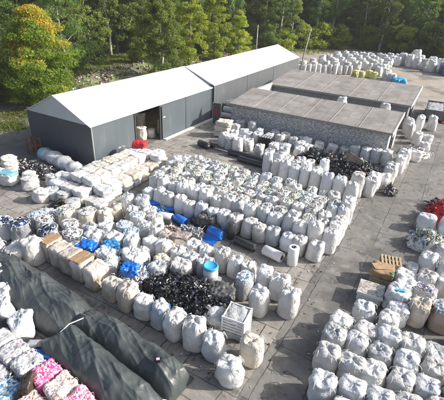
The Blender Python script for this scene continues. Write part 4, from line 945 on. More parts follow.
for (x, y, h, tp, lb) in [(-4.35, 27.3, 1.55, 'f', 'tall white bag behind the road end of the tall row'), (-3.6, 28.0, 1.35, 'f', 'white bag at the road edge right of the tall row'), (-4.5, 28.5, 1.35, 'o', 'bag with teal scraps behind the road end of the tall row'),
        (-3.5, 29.0, 1.3, 'f', 'white bag second back along the road edge'), (-2.9, 29.9, 1.2, 'f', 'white bag third back along the road edge'), (-2.75, 31.2, 1.45, 'f', 'white bag by the road near the dark scrap pile'),
        (-2.8, 32.6, 1.1, 'h', 'white slack bag by the road between two taller ones'), (-2.45, 33.9, 1.5, 'f', 'tall lumpy white bag beside the road in front of the near shed'), (-2.4, 34.9, 1.5, 'f', 'tall white bag next behind the lumpy one beside the road'),
        (-2.4, 36.2, 1.35, 'f', 'white bag at the corner of the near shed gable'), (-3.6, 34.9, 1.4, 'f', 'rounded white bag against the right end of the block wall'), (-4.5, 34.9, 1.3, 'f', 'white bag with grey side, third from right along the block wall'),
        (-5.4, 34.9, 1.2, 't', 'small white bag leaning on the block wall'), (-6.4, 34.9, 1.2, 'f', 'white bag at the left of those on the right half of the block wall'), (-1.6, 37.6, 1.0, 'f', 'squat white bag in the pile on the road by the shed'),
        (-1.2, 40.6, .95, 'f', 'squat white bag farthest out on the road by the sheds'), (-3.0, 44.2, 1.5, 'f', 'white bag between the open gables of the two sheds'), (-2.2, 42.6, 1.1, 'f', 'heaped white bag right of the near shed gable'),
        (-1.3, 43.3, 1.0, 'f', 'low bulging white bag right of the shed gap'), (-2.6, 46.8, 1.7, 'f', 'tall white bag at the corner of the far shed'), (-3.4, 45.6, 1.5, 'h', 'white bag tucked by the far shed wall'), (-1.3, 48.6, 1.7, 'h', 'white bag with a tan opening, right of the far shed')]:
    bag(x, y, lb, tp, 'white', 1.0, h, near=False, big=True, pal='c')
for (x, y, z, lb) in [(-10.4, 43.6, 1.95, 'small white bundle in the gap between shed roofs, left'), (-5.7, 43.2, 2.1, 'round white bag showing between the two shed roofs')]:
    bag(x, y, lb, 'f', 'white', 1.1, 1.2, near=False, z=z, big=True)
for (x, lb) in ((-10.4, 'left'), (-5.7, 'right')):   # crate stacks that lift the bags in the gap
    tag(MB().box((x, 43.4, .97), (1.1, 1.1, 1.93)).box((x, 42.83, 1.5), (1.0, .03, .1), mi=0).box((x, 42.83, .8), (1.0, .03, .1)).obj('crate_stack', 'wood'), 'timber crate stack under the %s bag between the sheds' % lb, 'crate')

# bags along the block wall's left half
for (x, y, h, m, lb) in [(-17.4, 30.5, 1.3, 'white', 'white bag at the left end of the group before the block shed'), (-16.5, 30.1, 1.15, 'cool', 'bluish bag second from left before the block shed'), (-15.6, 30.0, 1.25, 'white', 'white bag third from left before the block shed'),
        (-13.6, 30.3, 1.05, 'white', 'lone white bag above the long black roll'), (-12.4, 29.9, .95, 'white', 'low white bag right of the lone bag by the black roll'), (-11.5, 30.9, 1.1, 'cool', 'bluish bag behind the tall row left end'),
        (-12.6, 31.3, 1.1, 'white', 'white bag in front of the grey sheet pile'), (-17.9, 33.9, 1.1, 'white', 'white bag by the left end of the block wall'), (-16.6, 34.8, 1.35, 'clear', 'translucent bag standing against the block wall left end'),
        (-16.0, 32.6, 1.1, 'white', 'white bag left of the dark crates'), (-17.3, 32.1, 1.2, 'white', 'white bag behind the leftmost bag before the block shed'), (-15.4, 34.0, 1.1, 'cool', 'bluish bag between wall and dark crates'),
        (-12.9, 34.6, 1.05, 'white', 'white bag against the block wall right of the middle clear bag'), (-11.9, 34.2, 1.0, 'clear', 'grey translucent bag right behind the leaning strips'), (-11.0, 33.4, .95, 'white', 'squat white bag left of the dark plastic heap, rear'),
        (-11.9, 32.2, .95, 'clear', 'clear bag between leaning strips and tall row'), (-10.6, 32.0, .95, 'white', 'squat white bag left of the dark plastic heap, front'), (-9.6, 34.6, .9, 'clear', 'low clear bag against the wall behind the dark heap'), (-8.4, 34.8, .85, 'white', 'low white bag against the wall above the dark heap'),
        (-16.9, 31.2, 1.1, 'white', 'white bag tucked behind the second and third bags at the shed group left'), (-16.0, 31.5, 1.0, 'clear', 'clear bag in the middle of the shed group left'), (-15.0, 31.0, 1.1, 'white', 'white bag left of the dark crates, nearest one'),
        (-15.0, 32.9, 1.15, 'white', 'white bag touching the left side of the dark crates'), (-18.2, 35.0, 1.1, 'clear', 'clear bag in the corner by the left end of the block wall'), (-13.3, 33.9, 1.1, 'white', 'white bag directly behind the dark crates'),
        (-14.2, 33.6, 1.0, 'cool', 'bluish bag behind the left edge of the dark crates'), (-11.3, 35.0, .95, 'clear', 'low clear bag against the block wall right of centre'), (-16.7, 33.2, 1.1, 'cool', 'bluish bag in the second line off the block wall, left'),
        (-10.2, 33.4, .9, 'white', 'squat white bag on the left rim of the dark plastic heap'), (-7.3, 34.9, .85, 'clear', 'low clear bag against the wall right above the dark heap'), (-11.2, 29.9, 1.05, 'white', 'white bag behind the left end of the tall row'),
        (-14.2, 34.8, 1.0, 'clear', 'clear bag against the middle of the block wall'), (-10.8, 34.7, 1.0, 'cool', 'low bluish bag against the block wall above the black heap')]:
    bag(x, y, lb, 'f', m, .98, h, near=False, big=m != 'white')

# ------------------------------------------------------------------ right-hand block of bags
rb = [(-1.5, 13.55, 'h'), (-1.6, 12.6, 'h'), (-1.55, 11.45, 'f'), (-1.25, 10.15, 'f'), (-.6, 13.65, 'f'), (-.7, 12.65, 'h'), (-.65, 11.55, 'f'), (-.3, 10.45, 'f'), (-.4, 9.4, 'h'), (.25, 12.7, 'f'), (.2, 11.6, 'h'),
      (.6, 10.5, 'f'), (.15, 14.6, 'h'), (.3, 13.65, 'f'), (1.2, 13.8, 'f'), (1.2, 12.8, 'h'), (1.1, 11.8, 'h'), (2.05, 13.9, 'f'), (2.05, 13.0, 'h'), (1.95, 12.0, 'f'), (1.5, 10.8, 'f'), (-.8, 14.7, 'h'), (2.9, 13.2, 'f'), (2.9, 12.2, 'f'),
      (2.4, 11.1, 'f'), (.5, 9.6, 'f'), (1.4, 9.8, 'f'), (.35, 15.5, 'h')]
for i, (x, y, tp) in enumerate(rb):
    col_ = 'road-side file' if x < -1 else ('second file off the road' if x < -.1 else ('third file from the road' if x < .8 else ('fourth file from the road' if x < 1.8 else 'outermost file')))
    same = [q for q in rb if (q[0] < -1, q[0] < -.1, q[0] < .8, q[0] < 1.8) == (x < -1, x < -.1, x < .8, x < 1.8)]
    rank = sorted(same, key=lambda q: q[1]).index((x, y, tp))
    bag(x, y, 'greyish %s bag, %s nearest, %s, right block' % (LOOK[tp], ORD[rank], col_), tp, ('white', 'clear', 'white', 'cool')[i % 4], .99, BR.uniform(.90, 1.0), group='bulk bags of the right block', big=i % 3 == 0)
for (x, y, tp, m, w_, h, pal, lb) in [(.25, 18.4, 'f', 'white', 1.0, .95, 'm', 'rounded white bag right of the flattened cardboard box'), (.2, 16.5, 'f', 'cool', 1.05, 1.1, 'm', 'pale blue bag with a bright blue strip, left of the tan boxes'), (.35, 17.4, 'f', 'cool', 1.0, 1.1, 'm', 'pale blue bag behind the one with the blue strip'),
        (1.15, 16.15, 'f', 'dusty', 1.05, 1.15, 'm', 'tan-sided bulky bag behind the right block'), (1.35, 17.3, 'o', 'white', 1.0, 1.1, 'r', 'open bag showing pink and blue packaging beside the tan-sided bag'), (2.15, 16.3, 'o', 'brownfilm', 1.05, 1.15, 'b', 'brown bag topped with blue and white sheets at the right edge'),
        (1.25, 18.6, 'f', 'white', 1.0, 1.1, 'm', 'white square-shouldered bag behind the open pink and blue one'), (1.2, 20.5, 'f', 'cool', 1.0, 1.15, 'm', 'bluish white upright bag below the overflowing packaging pile'), (2.1, 20.3, 'f', 'cool', 1.0, 1.1, 'm', 'bluish bag cut by the right picture edge'),
        (.5, 19.9, 'f', 'white', .7, .5, 'm', 'small crumpled white sack between pallet and upright bag'), (2.1, 18.7, 'f', 'white', 1.0, 1.1, 'm', 'white bag at the right edge behind the tan and blue ones'),
        (.65, 25.2, 'f', 'cool', 1.15, 1.0, 'm', 'bluish white bag in front of the crimson pile'), (1.75, 25.3, 'f', 'cool', 1.0, 1.0, 'm', 'bluish bag at the edge right of the one before the crimson pile'), (1.9, 22.0, 'f', 'white', 1.0, 1.0, 'm', 'white bag at the right edge beyond the packaging pile'),
        (2.6, 17.4, 'f', 'white', 1.0, 1.1, 'm', 'white bag at the right edge beside the brown blue-topped bag'), (2.9, 15.4, 'f', 'white', 1.0, 1.1, 'm', 'white bag at the right edge in line with the tan bag')]:
    bag(x, y, lb, tp, m, w_, h, pal=pal, near=y < 21, big=False)

# ------------------------------------------------------------------ far bag fields
fr = random.Random(4)
import itertools
FE = [('white_upright_bag', 72.3, -25.5, -17.5, 1.05, 1.9, 11)]
for i in range(12):
    q = i / 11; bag(-26.3 + q * 8.6, 70.2 + q * 6.6, 'narrow white bag, %s from left in the line beyond the far shed' % ORD[i], 'f', 'white', .85, 1.55, near=False, group='tall narrow bags beyond the far shed')
for r_ in range(6):
    n_ = 8; yb = 76.5 + r_ * 4.0
    for i in range(n_):
        q = i / (n_ - 1); x = -26.4 + q * 12.4 + r_ * .45; y = yb + q * 5.5
        bag(x + fr.uniform(-.25, .25), y + fr.uniform(-.4, .4), 'white bag of the far field, row %s back, %s from the left' % (ORD[r_], ORD[i]), fr.choice('fft'), 'white' if r_ < 4 else 'cool', 1.45, 1.6, near=False, group='bulk bags of the far field', big=fr.random() < .4)
for i, (x, y) in enumerate([(-12.9, 80.6), (-12.6, 82.5), (-13.0, 78.6), (-11.5, 77.2), (-11.0, 75.4)]):
    bag(x, y, 'white bag at the right end of the far field, %s counted from the back' % ORD[i], 'f', 'white', 1.4, 1.7, near=False, group='right end of the far field')
for i, (x, y, z) in enumerate([(-11.8, 96.4, 0), (-10.1, 95.0, 0), (-8.6, 94.3, 0), (-7.0, 93.3, 0), (-5.4, 91.6, 0), (-10.2, 98.6, 0), (-8.2, 97.6, 0), (-6.0, 96.5, 0), (-4.2, 95.0, 0), (-2.4, 94, 0), (-9.2, 96.4, 1.9), (-6.1, 92.2, -.6)]):
    bag(x, y, 'large white bag %s' % (['leftmost of the far right group', 'second in the front of the far right group', 'third in the front of the far right group', 'fourth in the front of the far right group', 'rightmost in the front of the far right group',
        'behind the leftmost ones of the far right group', 'middle rear of the far right group', 'rear right of the far right group', 'rear beside the blue skip', 'behind the blue skip', 'perched on top of the far right group', 'low and half sunk in the far right group'][i]),
        'f', 'white', 1.7, 2.2 if z == 0 else 1.3, near=False, z=z, big=True)
for i, (x, y) in enumerate([(-16.3, 74.8), (-14.9, 74.0), (-14.2, 76.4), (-13.1, 74.6)]):
    bag(x, y, 'lime yellow sack, %s from the left behind the far shed roof' % ORD[i], 't', 'yellow', 1.3, 1.2, near=False, big=True, name='lime_sack', group='lime yellow sacks')

# ------------------------------------------------------------------ bags left of the hall end wall
for (x, y, tp, m, w_, h, lb) in [(-28.2, 16.2, 'f', 'cream', 1.3, 1.0, 'wide cream sack at the left edge below the weeds'), (-27.4, 15.8, 'f', 'cream', 1.1, .9, 'pale sack right of the wide cream sack at the left edge'), (-26.9, 14.6, 'f', 'white', 1.0, .9, 'white sack on the left picture edge, beside the blue-wrapped bale'),
        (-24.9, 15.5, 'h', 'white', 1.0, .85, 'white drooping sack left of the open-necked one'), (-24.1, 15.0, 'h', 'white', 1.2, .8, 'open-necked white sack on the ground left of the pale boulders of bags'), (-23.4, 16.2, 'f', 'cool', .9, .8, 'greyish sack behind the round sacks by the hall'),
        (-22.9, 16.9, 'f', 'white', 1.1, .8, 'bright white rounded sack below the wrapped tube'), (-22.3, 15.6, 'f', 'cool', .9, .55, 'small grey rounded sack in the middle of the round ones'), (-21.6, 15.0, 'f', 'cool', 1.1, .75, 'largest grey rounded sack left of the white bales'),
        (-22.0, 14.2, 'f', 'white', 1.1, .8, 'egg-shaped white sack lying nearest on the open ground'), (-20.6, 15.0, 'f', 'clear', 1.0, .75, 'grey slack sack touching the white bales'), (-21.9, 16.6, 'f', 'cool', 1.1, .7, 'bluish grey flattened sack behind the rounded ones'), (-20.7, 16.1, 'f', 'clear', 1.0, .9, 'translucent sack at the corner of the white bales'),
        (-19.5, 14.7, 'f', 'cool', 1.0, .6, 'low grey sack in front of the stacked bales')]:
    bag(x, y, lb, tp, m, w_, h, near=False, big=True, name='round_sack')
t = thing('wrapped_bale', 'white bale with a light blue wrapped top at the left edge', 'bale', (-25.9, 14.6, 0), .3); link('bale_body', bale_mesh(50, 1.1, 1.0, .9, 'white', .05), t)
link('blue_wrap', bale_mesh(51, 1.14, .9, .22, 's_cyan', .04), t, (0, 0, .72))
# long lumpy wrapped tube by the end wall
def tube_lumpy(name, label, a, b_, r, mat, endm, seed, cat='wrapped tube'):
    A, B = Vector(a), Vector(b_); L_ = (B - A).length; ns = 26; n = 16; mb = MB(); vs = []; fs = []; d = (B - A).normalized(); sx = Vector((-d.y, d.x, 0))
    for i in range(ns + 1):
        q = i / ns; rr = r * (1 + .10 * math.sin(q * ns * .9) + .12 * nz3(q * 7, seed, 0)) * (min(1, q * 9, (1 - q) * 9) * .35 + .65)
        for k_ in range(n):
            th = 2 * PI * k_ / n; f_ = rr * (1 + .26 * nz3(q * 14, math.cos(th) * 2, math.sin(th) * 2 + seed))
            p = A + d * q * L_ + sx * f_ * math.cos(th) * 1.15 + Vector((0, 0, r * .95 + f_ * math.sin(th))); p.z = max(0, p.z); vs.append(p)
    for i in range(ns):
        for k_ in range(n): j = (k_ + 1) % n; fs.append((i * n + k_, (i + 1) * n + k_, (i + 1) * n + j, i * n + j))
    ne = 4; t = thing(name, label, cat, (0, 0, 0))
    MB().add(vs, fs[ne * n:] + [tuple(ns * n + k_ for k_ in range(n))[::-1]]).obj('wrapping', mat, t, True)
    MB().add(vs[:(ne + 1) * n], fs[:ne * n] + [tuple(range(n))]).obj('end_cover', endm, t, True); return t
tube_lumpy('wrapped_tube', 'long lumpy grey-wrapped roll with a light blue end beside the hall end wall', (-28.2, 19.1, 0), (-22.6, 18.2, 0), .52, 'clear', 's_cyan', 3)
t = thing('timber_frame', 'red-brown timber frame standing against the dark hall end wall', 'frame', (-29.3, 19.5, 0), .1)
for x in (-.5, .5):
    MB().box((x, 0, .75), (.09, .09, 1.5)).obj('post', 'redwood', t); MB().box((x, -.5, .7), (.09, .09, 1.4)).obj('post', 'redwood', t)
for z in (.35, .85, 1.4): MB().box((0, -.05, z), (1.1, .07, .1)).obj('rail', 'redwood', t)
MB().box((0, -.25, .8), (.95, .5, .05)).obj('shelf', 'redwood', t)

# stacked white bales running along the hall
sb = random.Random(12)
k = 0
BM = [bale_mesh(60 + i, 1.05, .95, .5, m, .05, 8) for i, m in enumerate(['white', 'cream', 'white', 'cream', 'cool', 'white'])]
for j in range(8):
    y = 15.7 + j * .98
    for c, x in enumerate((-18.6, -19.7, -20.8, -21.8)):
        if c == 3 and j > 5: continue
        top = 3 if c in (1, 2) else 2
        if j == 0: top = 1 if c == 0 else 2
        if j == 7: top = 3
        xx = x - j * .03 + (0 if c else sb.uniform(-.1, .15))
        for l_ in range(top):
            t = thing('stacked_bale', 'white bale, %s from bottom, in %s stack from right, %s stack back' % (ORD[l_], ORD[c], ORD[j]), 'bale',
                      (xx + sb.uniform(-.06, .06), y + sb.uniform(-.05, .05), l_ * .47), sb.uniform(-.08, .08), 'stacked white bales by the hall', (1, 1, 1))
            link('bale_body', BM[sb.randrange(6)], t); k += 1
            if l_ == top - 1: straps(t, 1.0, .9, .5, 1, 'x' if c % 2 else 'y', 's_cream', .012)
tag(link('red_sack', bale_mesh(160, 1.05, .85, .42, 'red', .05, 14), None, (-20.9, 23.0, 1.42), .4), 'crimson sack lying on top of the stacked white bales', 'sack')
for (x, y, h, z, lb) in [(-19.3, 23.6, 1.3, 0, 'white bag at the far end of the stacked bales'), (-18.7, 22.6, 1.15, 0, 'cream-sided white bag at the far right end of the stacked bales'), (-22.3, 22.6, 1.2, 0, 'white bag behind the crimson sack beside the hall')]:
    bag(x, y, lb, 'f', 'cream' if 'cream' in lb else 'white', 1.05, h, near=False, z=z, big=True)
heap('film_heap', 'small dark brown pile of film between round sacks and stacked bales', -20.0, 14.2, .6, .5, .6, ['s_black', 's_brown'], [60, 40], 260, .09, 16)

# ------------------------------------------------------------------ film rolls
def roll(name, label, x, y, L_, r, rz, mat, upright=False, z=0, group=None, sheet_=None, corem='core', tilt=0):
    t = thing(name, label, 'film roll', (x, y, z), rz, group); n = 28; b = MB(); c = MB()
    def pos(q, th, rr):
        if upright: return (rr * math.cos(th), rr * math.sin(th), q * L_)
        return ((q - .5) * L_, rr * math.cos(th), r + rr * math.sin(th))
    prof = [(.015, .40), (.0, .45), (.0, .93), (.015, 1.0), (.985, 1.0), (1., .93), (1., .45), (.985, .40)]
    vs = [pos(q, 2 * PI * k_ / n, rr * r * (1 + .012 * nz3(q * 9, k_ * .4, x))) for q, rr in prof for k_ in range(n)]
    fs = [(i * n + k_, i * n + (k_ + 1) % n, (i + 1) * n + (k_ + 1) % n, (i + 1) * n + k_) for i in range(len(prof) - 1) for k_ in range(n)]
    if not upright: pass
    b.add(vs, fs).obj('film', mat, t, False if False else True)
    prof = [(-.02, .16), (-.02, .405), (1.02, .405), (1.02, .16), (-.02, .16)]
    vs = [pos(q, 2 * PI * k_ / n, rr * r) for q, rr in prof for k_ in range(n)]
    fs = [(i * n + k_, i * n + (k_ + 1) % n, (i + 1) * n + (k_ + 1) % n, (i + 1) * n + k_) for i in range(len(prof) - 1) for k_ in range(n)]
    c.add(vs, fs).obj('core', corem, t, True)
    if sheet_:
        vs = []; fs = []; nu, nv = 10, 8
        for i in range(nu + 1):
            for j in range(nv + 1):
                u, v = i / nu, j / nv
                vs.append(((u - .5) * L_ * .96, -r * .9 - v * sheet_ + .05 * nz3(u * 4, v * 4, x), max(.008, (1 - v) ** 2 * r * .9 + .06 * abs(nz3(u * 5, v * 5, 2)))))
        for i in range(nu):
            for j in range(nv): a = i * (nv + 1) + j; fs.append((a, a + nv + 1, a + nv + 2, a + 1))
        MB().add(vs, fs).obj('loose_sheet', mat, t, True)
    return t
G1 = 'film rolls in the paved gap'
roll('blue_film_roll', 'blue film roll lying on a spread blue sheet, third along the paved gap', -9.95, 17.0, 1.0, .29, -.12, 'blue', sheet_=.55, group=G1)
roll('blue_film_roll', 'short bright blue roll with dark end between the round bags', -12.55, 17.05, .95, .27, -.2, 'blue', group=G1)
roll('blue_film_roll', 'blue roll farthest left in the paved gap', -15.3, 17.75, 1.0, .24, .6, 'blue', sheet_=.35, group=G1)
roll('clear_film_roll', 'clear film roll with dark round end beside the blue sheets', -13.6, 16.9, .9, .25, .25, 'whiteroll', group=G1)
heap('blue_sheet_pile', 'crumpled bright blue and clear sheets between two blue rolls', -14.4, 17.2, .75, .5, .35, ['s_blue', 's_clear', 's_white'], [70, 16, 10], 420, .09, 18, cat='sheet pile')
roll('black_film_roll', 'black roll leaning upright beside the blue roll', -9.15, 17.35, 1.05, .22, .1, 'blackroll', upright=True, group=G1)
roll('black_film_roll', 'long black roll lying right of the upright black roll', -8.0, 17.0, 1.35, .24, -.1, 'blackroll', group=G1)
roll('black_film_roll', 'half-hidden black roll under the grey bags by the blue roll', -10.7, 17.55, 1.3, .24, -.1, 'blackroll', group=G1, corem='card')
roll('white_film_roll', 'white film roll lying in the paved gap with a dark core', -6.25, 16.95, 1.15, .29, -.15, 'whiteroll', group=G1)
roll('white_film_roll', 'white film roll standing on end with a wide black core', -5.15, 17.05, 1.1, .29, 0, 'whiteroll', upright=True, group=G1, corem='blackroll')
tag(link('netting', bale_mesh(70, 1.0, .7, .12, 'netting', .05), None, (-10.8, 14.7, 1.0), .1), 'maroon netting laid over bags at the second row beside the paved gap', 'netting')
roll('blue_film_roll', 'small blue roll half under the clear sheets of the paved gap', -13.9, 17.9, .8, .2, .9, 'blue', group=G1)
roll('black_film_roll', 'small dark roll in front of the clear roll in the paved gap', -13.2, 16.4, .8, .19, .15, 'blackroll', group=G1, corem='greyplastic')
roll('black_film_roll', 'short black roll between the bright blue roll and the round bags', -11.6, 17.45, .9, .22, -.3, 'blackroll', group=G1)
heap('film_scraps', 'grey and clear film scraps lying in front of the black rolls', -11.4, 16.6, .9, .35, .22, ['s_grey', 's_clear', 's_black', 's_white'], [34, 30, 20, 16], 420, .09, 23, cat='scraps')
tag(link('grey_bag_heap', bale_mesh(170, 1.1, .8, .8, 'tarp_grey', .05, 22), None, (-11.0, 17.7, 0), .2), 'slack dark grey sack against the round bags beside the blue sheet', 'sack')
heap('film_scraps', 'brown and white scraps on the paving left of the blue sheet', -12.6, 16.1, .8, .3, .15, ['s_brown', 's_white', 's_grey'], [34, 34, 26], 260, .07, 24, cat='scraps')
G2 = 'rolls near the block shed'
roll('black_film_roll', 'long black roll with blue end caps below the bags at the shed', -14.1, 28.9, 3.6, .28, -.03, 'blackroll', group=G2, corem='bluelid')
roll('black_film_roll', 'second long black roll lying in front of the blue-capped one', -13.2, 28.1, 2.6, .25, -.05, 'blackroll', group=G2)
roll('black_film_roll', 'short black roll lying alone before the hall doors', -18.7, 29.2, 1.3, .28, -.25, 'blackroll', group=G2, corem='greyplastic')
roll('black_film_roll', 'small grey-ended roll behind the lone black roll', -18.0, 29.6, .9, .22, -.2, 'blackroll', group=G2, corem='greyplastic')
t = thing('white_pipe', 'thin white pipe on the ground before the bags at the shed', 'pipe', (0, 0, 0)); MB().tube([(-17.8, 29.4, .08), (-15.0, 29.25, .08)], .07, 10).obj('pipe_shell', 'whiteplastic', t, True)
# wrapped rolls stored between hall and shed
for i, (x, y, z, c) in enumerate([(-21.2, 38.6, 0, 0), (-21.2, 39.5, 0, 0), (-21.1, 39.0, .62, 0), (-21.1, 40.0, .6, 0), (-21.0, 39.5, 1.2, 0), (-21.2, 40.5, 0, 0), (-21.0, 40.2, 1.2, 0), (-21.0, 41.2, .6, 0)]):
    roll('white_film_roll', 'white wrapped roll, %s of the pile between hall and near shed' % ['lowest nearest', 'lower second', 'middle nearest', 'middle second', 'topmost nearest', 'lower third', 'topmost second', 'middle farthest'][i], x, y, 2.4, .31, .08, 'whiteroll', z=z, group='white rolls between hall and shed')

# ------------------------------------------------------------------ single objects among the bags
def lathe(prof, n=28):
    b = MB(); vs = [(r * math.cos(2 * PI * k_ / n), r * math.sin(2 * PI * k_ / n), z) for r, z in prof for k_ in range(n)]
    fs = [(i * n + k_, i * n + (k_ + 1) % n, (i + 1) * n + (k_ + 1) % n, (i + 1) * n + k_) for i in range(len(prof) - 1) for k_ in range(n)]
    return b.add(vs, fs + [tuple(range((len(prof) - 1) * n, len(prof) * n))])
t = thing('plastic_drum', 'white plastic drum with a bright blue lid beside the black film heap', 'drum', (-7.85, 13.05, .5))
lathe([(.30, 0), (.34, .03), (.36, .30), (.375, .34), (.36, .38), (.36, .66), (.33, .76)]).obj('barrel', 'whiteplastic', t, True)
ld = lathe([(.355, .70), (.362, .72), (.362, .80), (.345, .825), (.30, .825), (.29, .805), (.02, .805)]).obj('lid', 'bluelid', t, True)
lathe([(.33, .70), (.372, .70), (.372, .68), (.33, .675)]).obj('clamp_ring', 's_grey', t, True)
tag(MB().box((-7.85, 13.05, .25), (.8, .8, .49)).box((-7.85, 12.64, .25), (.7, .02, .1)).obj('support_block', 's_grey'), 'low grey block under the blue-lidded drum', 'block')
# white slatted crate box
t = thing('slatted_crate', 'white slatted plastic crate full of clear film at the front row end', 'crate', (-5.35, 11.15, .42), .12)
for s in (1, -1):
    b = MB()
    for i in range(5): b.box((s * .46, 0, .07 + i * .155), (.04, .88, .10))
    b.obj('side_panel', 'whiteplastic', t); b = MB()
    for i in range(5): b.box((0, s * .46, .07 + i * .155), (.88, .04, .10))
    b.obj('side_panel', 'whiteplastic', t)
for a in (-1, 1):
    for c in (-1, 1): MB().box((a * .465, c * .465, .37), (.075, .075, .76)).obj('corner_post', 'whiteplastic', t)
MB().box((0, 0, .05), (.84, .84, .06)).obj('crate_floor', 'whiteplastic', t)
link('crate_fill', bale_mesh(80, .84, .84, .62, 'clear', .06), t, (0, 0, .09))
tag(link('film_bale', bale_mesh(81, 1.1, 1.0, .42, 'greyfilm', .07), None, (-5.4, 11.15, 0), .1), 'flattened grey film bale under the white slatted crate', 'bale')
tag(link('film_bundle', bale_mesh(82, 1.0, .9, .85, 'clear', .09), None, (-6.35, 10.95, 0), .3), 'crumpled clear film bundle left of the slatted crate', 'bundle')
t = tag(link('grey_tarp_heap', bale_mesh(83, 1.2, 1.0, 1.0, 'tarp_grey', .045, 22), None, (-6.75, 12.25, 0), .4), 'crumpled dark grey sheet draped between the drum and the stained bag', 'sheet')

# pallets
def pallet(label, x, y, z, rz, n=1, group=None, w=1.05, d=.85):
    t = thing('pallet', label, 'pallet', (x, y, z), rz, group)
    for i in range(6): MB().box((-w / 2 + .07 + i * (w - .14) / 5, 0, .135), (.10, d, .022)).obj('deck_board', 'wood', t)
    for yy in (-d / 2 + .05, 0, d / 2 - .05):
        MB().box((0, yy, .062), (w, .09, .12)).obj('bearer', 'wood', t)
    return t
for i in range(4): pallet('pale timber pallet, %s up in the stack before the cardboard box' % ORD[i], -.55, 19.55, i * .152, .15 + .03 * i, group='pallet stack by the road')
for i in range(3): pallet('timber pallet, %s up under the flattened cardboard box' % ORD[i], -.75, 18.2, i * .152, .05, group='pallets under the cardboard box')
t = thing('cardboard_box', 'sagging brown cardboard box with torn green corner on pallets', 'box', (-.75, 18.2, .46), .1)
link('box_body', bale_mesh(90, 1.1, 1.0, .42, 'card', .05), t); MB().box((-.1, .05, .44), (.9, .5, .02), .5, 0, 0, .08).obj('loose_flap', 'card', t); MB().box((.45, -.3, .40), (.16, .2, .1), .5).obj('green_scrap', 's_green', t)
t = thing('flat_topped_bin', 'white bin with a speckled silver board top by the road', 'bin', (-.95, 16.55, 0), .06)
b = bale_mesh(91, 1.12, 1.0, .52, 'cool', .012, 8); link('bin_body', b, t); MB().box((0, 0, .575), (1.16, 1.04, .10)).obj('board_top', 'silver', t)
MB().box((0, -.545, .575), (1.2, .03, .13)).obj('rim', 'whiteplastic', t)
tag(MB().box((.2, 16.45, 1.15), (.5, .12, .03), .3).obj('blue_strip', 'bluelid'), 'bright blue plastic strip lying on the pale blue bag', 'strip')

# dark refuse bag of scrap by the road
t = heap('scrap_bin', 'small dark bin bag with crimson and white scraps at the road edge', -2.25, 29.1, .45, .42, .8, ['s_black', 's_grey', 's_white', 's_red'], [50, 22, 20, 8], 300, .08, 19, cat='bin bag')
# beige sheet stack by the hall
for i in range(3):
    tag(link('beige_stack', bale_mesh(95 + i, 1.5, 1.2, .55, 'cream', .06), None, (-19.0 + .1 * i, 33.0, i * .53), .1 * i), 'beige wrapped bundle, %s up in the stack at the left of the block shed' % ORD[i], 'bundle', 'beige bundle stack')
t = thing('crate_stack', 'dark plastic crates stacked before the middle of the block wall', 'crate', (-13.9, 32.3, 0), .05)
for i in range(4): MB().box((0, 0, .15 + i * .29), (1.3 - .04 * (i % 2), .95, .26)).obj('crate_tray', 's_black', t)
b = MB()
for i in range(5): b.box((-.5 + i * .25, 0, 1.2), (.12, .9, .05), .05)
b.obj('top_slats', 's_grey', t)
t = thing('leaning_strips', 'bundle of pale bent strips leaning right of the dark crates', 'strip bundle', (-12.6, 32.7, 0))
for i in range(6): MB().box((-.45 + i * .17, 0, .55), (.12, 1.1, .05), .5, 0, 0, .9).obj('strip', 's_white', t)
t = thing('tipped_panel', 'large pale brown sheet leaning over the dark plastic heap', 'sheet', (-5.8, 31.4, 0), .3)
MB().box((0, 0, .85), (1.3, .06, 1.4), 0, 0, 0, .5).obj('sheet_face', 'rubble', t); MB().box((.5, .4, .5), (1.4, .05, .9), .6, 0, 0, -.5).obj('sheet_fold', 's_cream', t)
# inside the hall doorway
for (x, y, z, w_, h, m, lb) in [(-24.6, 27.4, 0, 1.1, 1.3, 'cream', 'tan bag standing inside the open doorway of the hall'), (-24.4, 28.5, 0, 1.0, .8, 'white', 'white bundle inside the doorway by its right jamb'), (-25.6, 26.5, 0, 1.1, 1.6, 'brownfilm', 'brown bag in the dark behind the doorway'),
        (-26.2, 27.8, 0, 1.2, 1.9, 'greyfilm', 'grey bag at the back inside the doorway'), (-26.4, 29.2, 0, 1.2, 1.7, 'cream', 'cream bag deep inside the doorway to the right'), (-24.2, 29.9, 0, 1, 1.2, 'cream', 'cream bag inside the hall behind the sliding door')]:
    bag(x, y, lb, 'f', m, w_, h, near=False, big=True, z=z)
# poles
t = thing('utility_pole', 'pale slanting pole beyond the far end of the rear hall', 'pole', (-25.2, 70.5, 0))
MB().tube([(0, 0, 0), (.5, .1, 3.6), (1.1, .2, 7.6)], [.14, .12, .09], 10).obj('shaft', 'palebark', t, True); MB().box((1.05, .2, 7.2), (.5, .1, .1)).obj('bracket', 'steel', t)
t = thing('utility_pole', 'short grey post in front of the trees behind the rear hall', 'pole', (-40.8, 84.5, 0))
MB().tube([(0, 0, 0), (0, 0, 6.4)], [.17, .12], 10).obj('shaft', 'palebark', t, True); MB().box((0, 0, 6.0), (.6, .1, .1)).obj('bracket', 'steel', t)
